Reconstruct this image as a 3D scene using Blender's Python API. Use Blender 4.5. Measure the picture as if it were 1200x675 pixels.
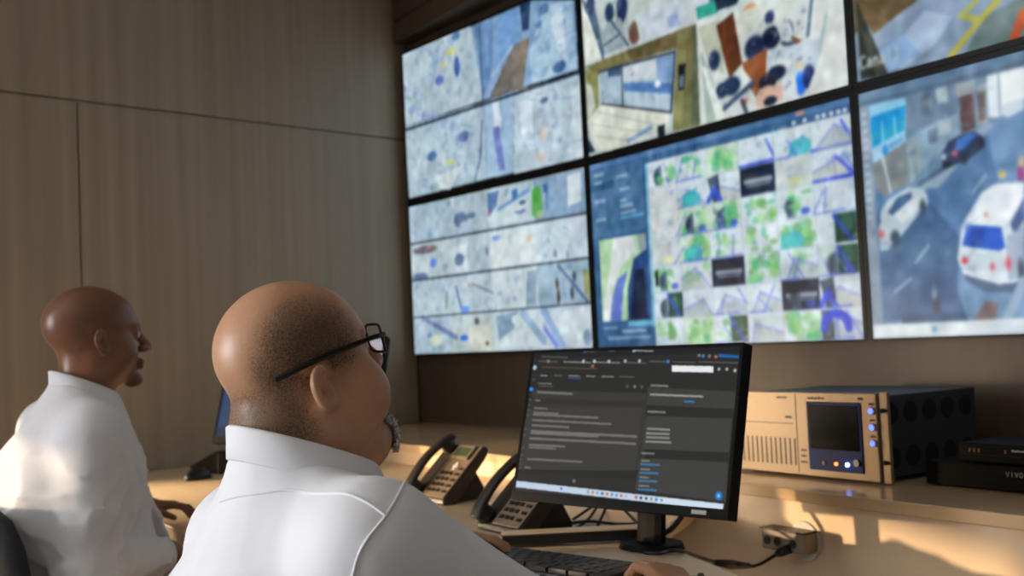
import bpy, bmesh, math, random
import numpy as np
from mathutils import Vector, Matrix

WORLD_S, SUN_E, LAMP_S, PANE_S, FILL_E = 0.20, 4.2, 1.6, 27.0, 10.0
PH_T, PH1_R, PH2_R = 42, 0.08, 0.0

# ---------------------------------------------------------------- camera, world, sun, exposure
SC = bpy.context.scene
COL = SC.collection
for o in list(bpy.data.objects): bpy.data.objects.remove(o)

CAM = np.array([3.224, -2.465, 1.189])
cam_d = bpy.data.cameras.new('camera'); cam = bpy.data.objects.new('camera', cam_d); COL.objects.link(cam)
YAW, PITCH, ROLL, FPX = 0.9925, 0.0496, -0.0451, 1273.24
fw = np.array([-math.sin(YAW)*math.cos(PITCH), math.cos(YAW)*math.cos(PITCH), math.sin(PITCH)])
rt = np.array([math.cos(YAW), math.sin(YAW), 0.0]); up = np.cross(rt, fw)
cr, sr = math.cos(ROLL), math.sin(ROLL)
rt, up = cr*rt + sr*up, -sr*rt + cr*up
cam.matrix_world = Matrix(((rt[0], up[0], -fw[0], CAM[0]), (rt[1], up[1], -fw[1], CAM[1]), (rt[2], up[2], -fw[2], CAM[2]), (0, 0, 0, 1)))
cam_d.sensor_width = 36.0; cam_d.lens = 36.0*FPX/1200.0
cam_d.clip_start = 0.05; cam_d.clip_end = 60
cam_d.dof.use_dof = True; cam_d.dof.focus_distance = 1.48; cam_d.dof.aperture_fstop = 5.6
SC.camera = cam

SC.view_settings.view_transform = 'Standard'
SC.view_settings.look = 'None'
SC.view_settings.gamma = 1.0
SC.view_settings.use_curve_mapping = False
SC.view_settings.exposure = 0.0

world = bpy.data.worlds.new('world'); SC.world = world; world.use_nodes = True
bg = world.node_tree.nodes['Background']
bg.inputs['Color'].default_value = (0.80, 0.90, 1.0, 1); bg.inputs['Strength'].default_value = WORLD_S

sun_d = bpy.data.lights.new('sun', 'SUN'); sun = bpy.data.objects.new('sun', sun_d); COL.objects.link(sun)
SUN = Vector((-0.45, -0.893, 0.10)).normalized()
sun.rotation_euler = (-SUN).to_track_quat('-Z', 'Y').to_euler()
sun.location = (-4, -6, 3)
sun_d.energy = SUN_E; sun_d.color = (1.0, 0.72, 0.44); sun_d.angle = math.radians(0.9)

# added fill lamp just outside the low window, aimed down at the left desk
desk_fill_d = bpy.data.lights.new('desk_fill_lamp', 'AREA'); desk_fill = bpy.data.objects.new('desk_fill_lamp', desk_fill_d); COL.objects.link(desk_fill)
desk_fill_d.shape = 'RECTANGLE'; desk_fill_d.size = .45; desk_fill_d.size_y = .25; desk_fill_d.energy = FILL_E; desk_fill_d.color = (1.0, .78, .52); desk_fill_d.spread = math.radians(50)
desk_fill.location = (-1.06, -2.52, 1.02); desk_fill.rotation_euler = (Vector((-.25, -1.48, .70))-Vector(desk_fill.location)).to_track_quat('-Z', 'Y').to_euler()

# ---------------------------------------------------------------- helpers
def lin(c):
    return tuple(((v/255.0)/12.92 if v/255.0 <= 0.04045 else ((v/255.0+0.055)/1.055)**2.4) for v in c)

def mat(name, rgb, rough=0.5, metal=0.0, spec=0.5, vary=0.0, scale=40.0, bump=0.0, bscale=200.0, emit=None, estr=1.0, alpha=1.0, coat=0.0, stretch=None, sheen=0.0, attr=None, sss=0.0, trans=0.0):
    m = bpy.data.materials.new(name); m.use_nodes = True
    nt = m.node_tree; b = nt.nodes['Principled BSDF']
    c = lin(rgb) + (1.0,)
    b.inputs['Base Color'].default_value = c
    b.inputs['Roughness'].default_value = rough; b.inputs['Metallic'].default_value = metal
    b.inputs['Specular IOR Level'].default_value = spec
    b.inputs['Coat Weight'].default_value = coat
    b.inputs['Sheen Weight'].default_value = sheen
    b.inputs['Transmission Weight'].default_value = trans
    if sss: 
        b.inputs['Subsurface Weight'].default_value = sss
        b.inputs['Subsurface Radius'].default_value = (0.012, 0.005, 0.003); b.inputs['Subsurface Scale'].default_value = 1.0
    b.inputs['Alpha'].default_value = alpha
    src = None
    if attr:
        a = nt.nodes.new('ShaderNodeAttribute'); a.attribute_name = attr; src = a.outputs['Color']
    if vary or bump:
        tc = nt.nodes.new('ShaderNodeTexCoord'); mp = nt.nodes.new('ShaderNodeMapping')
        nt.links.new(tc.outputs['Object'], mp.inputs['Vector'])
        if stretch: mp.inputs['Scale'].default_value = stretch
    if vary:
        n = nt.nodes.new('ShaderNodeTexNoise'); n.inputs['Scale'].default_value = scale; n.inputs['Detail'].default_value = 5
        nt.links.new(mp.outputs['Vector'], n.inputs['Vector'])
        mx = nt.nodes.new('ShaderNodeMix'); mx.data_type = 'RGBA'; mx.blend_type = 'MULTIPLY'; mx.inputs['Factor'].default_value = 1.0
        rp = nt.nodes.new('ShaderNodeValToRGB')
        rp.color_ramp.elements[0].position = 0.3; rp.color_ramp.elements[1].position = 0.7
        rp.color_ramp.elements[0].color = (1-vary, 1-vary, 1-vary, 1); rp.color_ramp.elements[1].color = (1+vary*.4, 1+vary*.4, 1+vary*.4, 1)
        nt.links.new(n.outputs['Fac'], rp.inputs['Fac'])
        nt.links.new(rp.outputs['Color'], mx.inputs['B'])
        if src: nt.links.new(src, mx.inputs['A'])
        else: mx.inputs['A'].default_value = c
        src = mx.outputs['Result']
    if src: nt.links.new(src, b.inputs['Base Color'])
    if bump:
        n2 = nt.nodes.new('ShaderNodeTexNoise'); n2.inputs['Scale'].default_value = bscale; n2.inputs['Detail'].default_value = 3
        nt.links.new(mp.outputs['Vector'], n2.inputs['Vector'])
        bp = nt.nodes.new('ShaderNodeBump'); bp.inputs['Strength'].default_value = bump; bp.inputs['Distance'].default_value = 0.002
        nt.links.new(n2.outputs['Fac'], bp.inputs['Height']); nt.links.new(bp.outputs['Normal'], b.inputs['Normal'])
    if emit:
        b.inputs['Emission Color'].default_value = lin(emit) + (1,); b.inputs['Emission Strength'].default_value = estr
    return m

def screen_mat(name, rough=0.35, spec=0.25):
    m = bpy.data.materials.new(name); m.use_nodes = True; nt = m.node_tree; b = nt.nodes['Principled BSDF']
    b.inputs['Base Color'].default_value = (0.004, 0.004, 0.005, 1); b.inputs['Roughness'].default_value = rough
    b.inputs['Specular IOR Level'].default_value = spec
    a = nt.nodes.new('ShaderNodeAttribute'); a.attribute_name = 'picture'
    nt.links.new(a.outputs['Color'], b.inputs['Emission Color']); b.inputs['Emission Strength'].default_value = 1.0
    return m

def link(o, parent=None):
    COL.objects.link(o)
    if parent is not None: o.parent = parent
    return o

def mesh_obj(name, verts, faces, m=None, parent=None, smooth=False):
    me = bpy.data.meshes.new(name)
    me.from_pydata([tuple(v) for v in verts], [], [tuple(f) for f in faces]); me.update()
    if smooth: me.polygons.foreach_set('use_smooth', [True]*len(me.polygons))
    o = bpy.data.objects.new(name, me)
    if m: me.materials.append(m)
    return link(o, parent)

def bm_obj(name, bm, m=None, parent=None, smooth=False, bevel=0.0, seg=2):
    bmesh.ops.recalc_face_normals(bm, faces=bm.faces)
    me = bpy.data.meshes.new(name); bm.to_mesh(me); bm.free()
    if smooth: me.polygons.foreach_set('use_smooth', [True]*len(me.polygons))
    o = bpy.data.objects.new(name, me)
    if m: me.materials.append(m)
    link(o, parent)
    if bevel:
        md = o.modifiers.new('bevel', 'BEVEL'); md.width = bevel; md.segments = seg; md.limit_method = 'ANGLE'
    return o

def box(bm, x0, x1, y0, y1, z0, z1, M=None):
    vs = [bm.verts.new(Vector((x, y, z)) if M is None else M @ Vector((x, y, z))) for x in (x0, x1) for y in (y0, y1) for z in (z0, z1)]
    for f in ((0,1,3,2),(4,6,7,5),(0,4,5,1),(2,3,7,6),(0,2,6,4),(1,5,7,3)): bm.faces.new([vs[i] for i in f])

def cyl(bm, p0, p1, r0, r1=None, n=20, cap=True):
    r1 = r0 if r1 is None else r1
    p0, p1 = Vector(p0), Vector(p1); d = (p1-p0).normalized()
    a = d.orthogonal().normalized(); b = d.cross(a)
    A = [bm.verts.new(p0 + a*math.cos(t)*r0 + b*math.sin(t)*r0) for t in [2*math.pi*i/n for i in range(n)]]
    B = [bm.verts.new(p1 + a*math.cos(t)*r1 + b*math.sin(t)*r1) for t in [2*math.pi*i/n for i in range(n)]]
    for i in range(n): bm.faces.new((A[i], A[(i+1) % n], B[(i+1) % n], B[i]))
    if cap: bm.faces.new(A[::-1]); bm.faces.new(B)

def catmull(pts, n=8):
    P = [Vector(p) for p in pts]; P = [2*P[0]-P[1]] + P + [2*P[-1]-P[-2]]; out = []
    for i in range(1, len(P)-2):
        for k in range(n):
            t = k/n
            out.append(0.5*((2*P[i]) + (P[i+1]-P[i-1])*t + (2*P[i-1]-5*P[i]+4*P[i+1]-P[i+2])*t*t + (3*P[i]-P[i-1]-3*P[i+1]+P[i+2])*t**3))
    out.append(P[-2]); return out

def tube(bm, pts, r, n=8, rad=None, ratio=1.0, upv=None):
    pts = [Vector(p) for p in pts]; rings = []
    ref = Vector(upv) if upv else None
    prev = None
    for i, p in enumerate(pts):
        d = (pts[min(i+1, len(pts)-1)] - pts[max(i-1, 0)]).normalized()
        if ref is not None: a = (ref - d*ref.dot(d)).normalized()
        else:
            a = d.orthogonal().normalized() if prev is None else (prev - d*prev.dot(d)).normalized()
        prev = a; b = d.cross(a); rr = r if rad is None else rad[i]
        rings.append([bm.verts.new(p + a*math.cos(t)*rr + b*math.sin(t)*rr*ratio) for t in [2*math.pi*k/n for k in range(n)]])
    for A, B in zip(rings, rings[1:]):
        for k in range(n): bm.faces.new((A[k], A[(k+1) % n], B[(k+1) % n], B[k]))
    bm.faces.new(rings[0][::-1]); bm.faces.new(rings[-1])

def empty(name, loc=(0,0,0), rz=0.0, label=None, cat=None, group=None):
    o = bpy.data.objects.new(name, None); o.empty_display_size = 0.1
    o.location = loc; o.rotation_euler = (0, 0, rz); link(o); tag(o, label, cat, group); return o

def tag(o, label=None, cat=None, group=None, kind=None):
    if label: o['label'] = label
    if cat: o['category'] = cat
    if group: o['group'] = group
    if kind: o['kind'] = kind
    return o

def copy_tree(o, parent=None):
    c = o.copy(); link(c)
    if parent is not None: c.parent = parent
    for ch in list(o.children): copy_tree(ch, c)
    return c

# ---------------------------------------------------------------- picture painter for the display surfaces
class Canvas:
    def __init__(s, w, h): s.w, s.h = w, h; s.a = np.zeros((h, w, 3), np.float32)
    def box(s, us, vs):
        x0 = max(0, int(math.floor(min(us)*(s.w-1)))-1); x1 = min(s.w-1, int(math.ceil(max(us)*(s.w-1)))+1)
        y0 = max(0, int(math.floor(min(vs)*(s.h-1)))-1); y1 = min(s.h-1, int(math.ceil(max(vs)*(s.h-1)))+1)
        if x1 < x0 or y1 < y0: return None
        X, Y = np.meshgrid(np.arange(x0, x1+1)/(s.w-1), np.arange(y0, y1+1)/(s.h-1)); return x0, x1, y0, y1, X, Y
    def blend(s, b, m, c):
        x0, x1, y0, y1 = b[:4]; t = s.a[y0:y1+1, x0:x1+1]; t += m[..., None]*(np.array(c, np.float32)-t)
    def poly(s, pts, c, al=1.0):
        b = s.box([p[0] for p in pts], [p[1] for p in pts])
        if b is None: return
        acc = 0
        for dx, dy in ((-.25,-.25),(.25,-.25),(-.25,.25),(.25,.25)):
            X = b[4]+dx/(s.w-1); Y = b[5]+dy/(s.h-1); ins = np.zeros(X.shape, bool); n = len(pts)
            for i in range(n):
                xa, ya = pts[i]; xb, yb = pts[(i+1) % n]
                if ya == yb: continue
                ins ^= ((ya > Y) != (yb > Y)) & (X < (xb-xa)*(Y-ya)/(yb-ya)+xa)
            acc = acc+ins
        s.blend(b, acc*0.25*al, c)
    def line(s, pts, w, c, al=1.0):
        asp = s.h/s.w
        for (xa, ya), (xb, yb) in zip(pts, pts[1:]):
            b = s.box([xa-w, xb-w, xa+w, xb+w], [ya-w*2, yb-w*2, ya+w*2, yb+w*2])
            if b is None: continue
            dx, dy = xb-xa, (yb-ya)*asp; L = dx*dx+dy*dy+1e-12
            px, py = b[4]-xa, (b[5]-ya)*asp; t = np.clip((px*dx+py*dy)/L, 0, 1)
            d = np.hypot(px-t*dx, py-t*dy); s.blend(b, np.clip((w*.5-d)*s.w+.5, 0, 1)*al, c)
    def ell(s, c, p, rx, ry, al=1.0):
        b = s.box([p[0]-rx, p[0]+rx], [p[1]-ry, p[1]+ry])
        if b is None: return
        d = np.hypot((b[4]-p[0])/max(rx, 1e-4), (b[5]-p[1])/max(ry, 1e-4)); s.blend(b, np.clip((1-d)*min(rx*s.w*.5, 3)+.5, 0, 1)*al, c)
    def mottle(s, seed, cols, n, size, quad):
        rg = random.Random(seed)
        for _ in range(int(n*1.7)):
            u, v = rg.random(), rg.random(); k = cols[rg.randrange(len(cols))]
            p = [(quad[0][i]*(1-u)+quad[1][i]*u)*(1-v)+(quad[3][i]*(1-u)+quad[2][i]*u)*v for i in (0, 1)]
            sz = size*rg.uniform(.3, 1.1); kind = rg.random()
            if kind < .4: s.ell(k, p, sz*rg.uniform(.2, .4), sz*rg.uniform(.35, .7), .4); s.ell(cols[rg.randrange(len(cols))], (p[0]+sz*.3, p[1]-sz*.3), sz*.22, sz*.3, .35)
            elif kind < .75:
                a = rg.uniform(0, 6.28); s.line([(p[0]-sz*.8*math.cos(a), p[1]-sz*1.2*math.sin(a)), (p[0]+sz*.8*math.cos(a), p[1]+sz*1.2*math.sin(a))], size*.11, k, .42)
            else:
                q = [(p[0]+sz*rg.uniform(-.8, .8), p[1]+sz*rg.uniform(-1.2, 1.2)) for _ in range(4)]; s.poly(q, k, .35)
    def tile(s, code, seed, r):
        x0, y0, x1, y1 = r; rg = random.Random(seed); w, h = x1-x0, y1-y0
        R = lambda c, a, b, d, e, al=1: s.poly([(x0+a*w, y0+b*h), (x0+d*w, y0+b*h), (x0+d*w, y0+e*h), (x0+a*w, y0+e*h)], c, al)
        P = lambda c, pts, al=1: s.poly([(x0+a*w, y0+b*h) for a, b in pts], c, al)
        Ln = lambda c, pts, wd=.012, al=.85: s.line([(x0+a*w, y0+b*h) for a, b in pts], wd, c, al)
        base = {'o': (196, 204, 204), 'G': (188, 208, 190), 'D': (176, 196, 190)}.get(code[0], (198, 212, 220))
        R(base, 0, 0, 1, 1)
        s.mottle(seed, [(176, 194, 204), (214, 222, 226), (165, 184, 192), (206, 214, 206), (150, 170, 205)], 8, .03, [(x0, y0), (x1, y0), (x1, y1), (x0, y1)])
        for ch in code:
            if ch == 'K':
                R((14, 28, 50), 0, 0, 1, 1); R((60, 44, 40), .1, .2, .5, .4, .5)
                R((120, 134, 148), .1, .42, .92, .58); R((150, 160, 170), .14, .44, .9, .48); R((88, 104, 122), .16, .6, .86, .70)
            elif ch in 'gG':
                for _ in range(9 if ch == 'g' else 16):
                    c = rg.choice([(110, 175, 105), (130, 195, 120), (80, 150, 75), (60, 170, 120), (150, 205, 140)])
                    s.ell(c, (x0+w*rg.uniform(.15, .9), y0+h*rg.uniform(.15, .92)), w*rg.uniform(.05, .17), h*rg.uniform(.07, .24), .6)
            elif ch == 't':
                cx_ = rg.uniform(.3, .7); P((40, 165, 180), [(cx_-.3, .95), (cx_-.25, .5), (cx_+.1, .35), (cx_+.35, .6), (cx_+.3, .95)], .75); s.ell((70, 190, 185), (x0+w*cx_, y0+h*.7), w*.18, h*.16, .7)
            elif ch == 'b':
                for _ in range(2):
                    a = rg.uniform(.1, .9); Ln((86, 104, 215), [(a, rg.uniform(.1, .5)), (a+rg.uniform(-.4, .4), 1)], .006, .6)
                Ln((70, 90, 220), [(0, .98), (rg.uniform(.4, 1), .94)], .006, .7)
            elif ch == 'B': Ln((50, 70, 215), [(0, .95), (1, .92)], .010); Ln((60, 80, 215), [(rg.uniform(.5, .8), rg.uniform(.1, .3)), (1, rg.uniform(.6, .9))], .008)
            elif ch == 's':
                a = rg.uniform(.2, .6); b = rg.uniform(.15, .45); f = rg.random() < .5; X_ = lambda q: [(1-u if f else u, w_) for u, w_ in q]; P(rg.choice([(150, 162, 172), (132, 150, 160), (160, 172, 176), (170, 176, 168)]), X_([(rg.uniform(0, .2), 1), (a, b), (1, b+rg.uniform(.2, .5)), (1, 1)]), .6); Ln((100, 118, 212), X_([(rg.uniform(0, .2), 1), (a, b), (1, b+.35)]), .006, .55)
            elif ch == 'k':
                P((60, 84, 104), [(.25, .95), (.3, .3), (.48, .2), (.5, .95)], .85); s.ell((40, 60, 80), (x0+w*.3, y0+h*.6), w*.1, h*.25, .8); s.ell((40, 70, 190), (x0+w*.75, y0+h*.8), w*.12, h*.12, .8)
            elif ch == 'D':
                a = rg.choice([.45, .5]); R((22, 62, 50), a, .05, 1, .95); s.ell((40, 90, 70), (x0+w*.75, y0+h*.4), w*.16, h*.3, .8); Ln((40, 70, 190), [(a, .1), (.85, .9)], .012, .8)
            elif ch == 'A':
                R((30, 48, 70), .0, .05, .3, 1, .8); s.line([(x0+w*(.35+.3*math.cos(t)), y0+h*(.62-.45*math.sin(t))) for t in np.linspace(0, 3.14, 9)], .022, (30, 62, 200))
            elif ch == 'y': s.ell((205, 205, 150), (x0+w*.55, y0+h*.78), w*.2, h*.16, .7); P((176, 188, 192), [(.3, .2), (.95, .1), (.95, .6), (.6, .7)], .6)
            elif ch == 'd': P((36, 52, 74), [(.0, .1), (.35, 0), (.4, 1), (.15, 1)], .85); Ln((40, 70, 205), [(.0, .9), (.2, .5), (.4, 1)], .016)
        s.mottle(seed+500, [(190, 206, 212), (120, 165, 140), (96, 120, 205), (216, 222, 224), (150, 172, 190), (90, 130, 150)], 7, .02, [(x0, y0), (x1, y0), (x1, y1), (x0, y1)]) if 'K' not in code else None
        s.line([(x0, y1), (x1, y1)], .003, (150, 168, 190)); s.line([(x1, y0), (x1, y1)], .003, (150, 168, 190))
    GL = {'C': [[(1,.15),(.7,0),(.25,.05),(0,.4),(0,.65),(.25,.97),(.7,1),(1,.85)]], 'a': [[(.1,.45),(.5,.35),(.85,.5),(.85,1)],[(.85,.65),(.3,.65),(.05,.82),(.3,1),(.85,.9)]],
          'n': [[(.1,.38),(.1,1)],[(.1,.55),(.5,.36),(.85,.5),(.85,1)]], 'l': [[(.4,0),(.4,1)]], '3': [[(.1,.1),(.5,0),(.85,.2),(.45,.46),(.9,.72),(.5,1),(.05,.9)]],
          'v': [[(0,.36),(.45,1),(.9,.36)]], 'i': [[(.4,.38),(.4,1)],[(.4,.12),(.4,.16)]], 'o': [[(.45,.36),(.05,.6),(.1,.88),(.45,1),(.85,.85),(.88,.55),(.45,.36)]]}
    def text(s, c, txt, u, v, cw, ch):
        for k, g in enumerate(txt):
            for st in s.GL.get(g, []): s.line([(u+k*cw+p[0]*cw*.72, v+(p[1]-.5)*ch) for p in st], .0042, c)
    def run(s, prims):
        for p in prims:
            k = p[0]
            if k == 'r': s.poly([(p[2], p[3]), (p[4], p[3]), (p[4], p[5]), (p[2], p[5])], p[1])
            elif k == 'p': s.poly(p[2], p[1])
            elif k == 'l': s.line(p[3], p[2], p[1])
            elif k == 'e': s.ell(p[1], p[2], p[3], p[4])
            elif k == 'm': s.mottle(*p[1:])
            elif k == 'tile': s.tile(*p[1:])
            elif k == 't': s.text(*p[1:])
    def linear(s, blur=1, grain=0.0):
        a = s.a/255.0
        for _ in range(blur):
            q = np.pad(a, ((1, 1), (1, 1), (0, 0)), 'edge'); a = (q[1:-1, 1:-1]*2+q[:-2, 1:-1]+q[2:, 1:-1]+q[1:-1, :-2]+q[1:-1, 2:])/6
        rg = np.random.RandomState(s.w)
        for k, amp in ((5, .03), (16, .045), (48, .045)):
            if not grain: break
            gy, gx_ = int(k*s.h/s.w)+2, k+2; n = rg.normal(0, 1, (gy, gx_, 1))+rg.normal(0, .12, (gy, gx_, 3))
            yy = np.linspace(0, gy-1.001, s.h); xx = np.linspace(0, gx_-1.001, s.w); y0 = yy.astype(int); x0 = xx.astype(int); fy = (yy-y0)[:, None, None]; fx = (xx-x0)[None, :, None]
            a = a+amp*grain*((n[y0][:, x0]*(1-fx)+n[y0][:, x0+1]*fx)*(1-fy)+(n[y0+1][:, x0]*(1-fx)+n[y0+1][:, x0+1]*fx)*fy)
        a = np.clip(a, 0, 1); return np.where(a <= .04045, a/12.92, ((a+.055)/1.055)**2.4)

def display(name, prims, w, h, m, parent, res=(288, 162), blur=2, gain=1.0, off=(0, 0, 0), grain=.8):
    """a lit screen surface, w x h in its local XZ plane (facing -Y), carrying the picture it shows"""
    cv = Canvas(*res); cv.run(prims); px = cv.linear(blur, grain)*gain
    nx, ny = res
    X, Zv = np.meshgrid(np.linspace(-w/2, w/2, nx), np.linspace(h/2, -h/2, ny))
    V = np.stack([X+off[0], np.full_like(X, off[1]), Zv+off[2]], -1).reshape(-1, 3)
    i = np.arange(nx*ny).reshape(ny, nx); F = np.stack([i[:-1, :-1], i[1:, :-1], i[1:, 1:], i[:-1, 1:]], -1).reshape(-1, 4)
    me = fast_mesh(name, V, F)
    at = me.attributes.new('picture', 'FLOAT_COLOR', 'POINT')
    at.data.foreach_set('color', np.concatenate([px, np.ones(px.shape[:2]+(1,))], -1).astype(np.float32).ravel())
    me.materials.append(m)
    return link(bpy.data.objects.new(name, me), parent)

def fast_mesh(name, V, F, smooth=False):
    me = bpy.data.meshes.new(name); me.vertices.add(len(V)); me.vertices.foreach_set('co', np.asarray(V, np.float32).ravel())
    F = np.asarray(F, np.int32); me.loops.add(F.size); me.loops.foreach_set('vertex_index', F.ravel())
    me.polygons.add(len(F)); me.polygons.foreach_set('loop_start', np.arange(0, F.size, F.shape[1], dtype=np.int32))
    me.polygons.foreach_set('loop_total', np.full(len(F), F.shape[1], np.int32))
    me.polygons.foreach_set('use_smooth', np.full(len(F), smooth))
    me.update(calc_edges=True); me.validate(); return me
# ---------------------------------------------------------------- materials
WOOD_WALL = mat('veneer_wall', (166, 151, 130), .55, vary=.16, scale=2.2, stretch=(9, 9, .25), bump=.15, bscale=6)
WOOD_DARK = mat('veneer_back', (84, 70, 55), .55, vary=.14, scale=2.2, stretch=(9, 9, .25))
DARK_GAP = mat('dark_gap', (16, 14, 12), .8)
DESK = mat('desk_laminate', (221, 192, 154), .38, vary=.06, scale=3, stretch=(1.0, 7, 7), coat=.15)
SHELFM = mat('shelf_laminate', (214, 180, 138), .2, vary=.06, scale=3, stretch=(1.0, 7, 7), coat=.3)
FLOORM = mat('floor_vinyl', (120, 110, 98), .5, vary=.1, scale=4)
CEILM = mat('ceiling_plaster', (205, 200, 190), .8)
PLASTER = mat('painted_plaster', (200, 192, 180), .8)
BLACK = mat('black_plastic', (16, 15, 15), .42, bump=.05, bscale=400)
BEZEL = mat('black_bezel', (9, 9, 9), .5, spec=.3)
DGREY = mat('dark_grey_plastic', (58, 54, 50), .45)
PHONE = mat('phone_plastic', (50, 45, 40), .34)
PHONE_FACE = mat('phone_face_plastic', (126, 108, 88), .4)
KEYM = mat('phone_key', (38, 34, 31), .45)
KEYL = mat('pale_key', (225, 222, 215), .5)
CABLE = mat('black_cable', (17, 16, 16), .5)
ALU = mat('champagne_metal', (152, 128, 100), .42, metal=.35, vary=.03, scale=60)
RACKB = mat('black_steel', (52, 52, 54), .5, vary=.08, scale=30)
HOLE = mat('hole_black', (5, 5, 5), .9)
SCR = screen_mat('display_picture'); SCRM = screen_mat('display_matte', .65, .10); CASE = mat('matte_casing', (15, 14, 13), .65, spec=.12)
LED_B = mat('blue_led', (60, 90, 255), .4, emit=(70, 100, 255), estr=3.0)
LED_W = mat('white_led', (220, 235, 255), .4, emit=(110, 140, 255), estr=25.0)
LED_O = mat('orange_led', (255, 150, 60), .4, emit=(255, 150, 60), estr=2.0)
LED_A = mat('amber_led', (110, 66, 40), .4, emit=(150, 84, 44), estr=.15)
GREY_TXT = mat('grey_print', (150, 148, 144), .5)
DARK_TXT = mat('dark_print', (70, 58, 46), .5)
WHITE_PL = mat('white_plastic', (206, 200, 188), .4)
SOCK = mat('outlet_box_plastic', (150, 136, 118), .42)
NAVY = mat('navy_panel', (20, 42, 96), .5, spec=.2)
GLASSD = mat('dark_glass', (10, 10, 12), .12)
CHAIRM = mat('chair_mesh_black', (34, 35, 38), .7, bump=.3, bscale=300)
SHIRT = mat('white_cotton', (236, 237, 240), .8, sheen=.2, bump=.12, bscale=700)
SHIRTL = mat('white_poplin', (226, 226, 228), .8, sheen=.2, bump=.12, bscale=700)
TROUSER = mat('dark_trouser', (36, 38, 46), .85, bump=.2, bscale=500)
LEATHER = mat('black_leather', (20, 18, 17), .4)
FRAME = mat('black_acetate', (13, 12, 12), .25)
METAL = mat('grey_metal', (120, 118, 115), .3, metal=.9)
LENS = mat('lens_glass', (200, 205, 210), .05, alpha=.14)

# ---------------------------------------------------------------- setting
ZG, W, H, GX, GZ, HINGE = 1.85, 1.21, .68, .0147, .0168, .0931
bm = bmesh.new(); box(bm, -3, 7, -9, .2, -.1, 0); tag(bm_obj('floor', bm, FLOORM), kind='structure')
bm = bmesh.new(); box(bm, -3, 7, -9, .2, 3.3, 3.4); tag(bm_obj('ceiling', bm, CEILM), kind='structure')
bm = bmesh.new()
box(bm, -1.6, 7, .06, .2, 0, 3.3)
for a, b in ((.0, 2.2), (2.208, 7)): box(bm, a, b, .044, .06, 0, 2.61)
box(bm, -1.262, .003, .044, .30, 0, 2.61, Matrix.Rotation(HINGE, 4, 'Z'))
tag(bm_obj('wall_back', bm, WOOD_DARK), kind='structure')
# panelled header that juts out over the video wall
bm = bmesh.new(); box(bm, -1.262, 7, -.138, .06, 2.612, 2.700); box(bm, -1.262, 7, -.128, .06, 2.700, 2.712); box(bm, -1.262, 7, -.138, .06, 2.712, 3.3)
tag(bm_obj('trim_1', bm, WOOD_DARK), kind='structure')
bm = bmesh.new(); box(bm, -1.30, -1.24, -.07, .05, 0, 2.61); tag(bm_obj('trim_2', bm, DARK_GAP), kind='structure')
# left wall: veneer panels with shadow joints; local x runs along the wall towards the window, local y into the room
LD = Vector((.1863, -.9825, 0)); LO = Vector((-1.279, -.119, 0)); LN = Vector((.9825, .1863, 0))
LM = Matrix(((LD.x, LN.x, 0, LO.x), (LD.y, LN.y, 0, LO.y), (0, 0, 1, 0), (0, 0, 0, 1)))
LEN = 1.93
SEAM = 2.159; VS = 1.513
bm = bmesh.new()
box(bm, -.1, LEN, -.2, -.012, 0, 3.3, LM)
def panels(lo, hi, cuts):
    for a, b in zip(cuts, cuts[1:]): box(bm, a+.004, b-.004, -.014, 0, lo, hi, LM)
panels(SEAM+.005, 3.3, [-.1, LEN]); panels(0, SEAM-.005, [-.1, VS, LEN])
wl = tag(bm_obj('wall_left', bm, WOOD_WALL), kind='structure')
# the left wall goes on past the panels: a long low window, then an added tall one whose glowing pane gives soft fill and stops the sun
WA, WE, WTOP = 5.5, 7.9, 1.33
bm = bmesh.new(); box(bm, LEN, WE, -.2, -.02, 0, .62, LM); box(bm, LEN, WA, -.2, -.02, WTOP, 3.3, LM); box(bm, WA, WE, -.2, -.02, 2.75, 3.3, LM); box(bm, WE, 8.8, -.2, -.02, 0, 3.3, LM)
tag(bm_obj('wall_left_window_side', bm, PLASTER), kind='structure')
def window(name, a, b, z0, z1, pane=None):
    bm = bmesh.new()
    for q0, q1 in ((z0, z0+.04), (z1-.04, z1)): box(bm, a, b, -.16, -.06, q0, q1, LM)
    for q in (a, b-.04): box(bm, q, q+.04, -.16, -.06, z0+.04, z1-.04, LM)
    w = tag(bm_obj(name, bm, ALU), kind='structure')
    if pane: bm = bmesh.new(); box(bm, a+.04, b-.04, -.115, -.105, z0+.04, z1-.04, LM); bm_obj('pane', bm, pane, w)
window('window_1', LEN, WA, .62, WTOP)
window('fill_window', WA, WE, .62, 2.75, mat('glowing_fill_pane', (240, 240, 240), .6, emit=(244, 247, 255), estr=PANE_S))

# ---------------------------------------------------------------- console: work top, raised shelf
con = empty('console_desk', (1.0, -1.1, 0), 0, 'long light wood control console with raised back shelf under the video wall', 'desk')
ci = con.location
def slab(bm, pts, z0, z1):
    A = [bm.verts.new((x-ci.x, y-ci.y, z0)) for x, y in pts]; B = [bm.verts.new((x-ci.x, y-ci.y, z1)) for x, y in pts]
    n = len(pts)
    for i in range(n): bm.faces.new((A[i], A[(i+1) % n], B[(i+1) % n], B[i]))
    bm.faces.new(A[::-1]); bm.faces.new(B)
bm = bmesh.new()
slab(bm, [(-1.168, -.619), (-.966, -1.69), (1.02, -1.69), (1.12, -1.58), (2.3, -1.52), (2.3, -1.20), (1.93, -1.115), (1.80, -1.085), (1.62, -1.03), (1.45, -.96), (1.30, -.80), (1.18, -.621)], .725, .760)
bm_obj('worktop', bm, DESK, con, bevel=.004)
bm = bmesh.new(); slab(bm, [(-1.255, .044), (4.2, .044), (4.2, -.632), (-1.160, -.632)], .808, .835); bm_obj('shelf', bm, SHELFM, con, bevel=.003)
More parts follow.
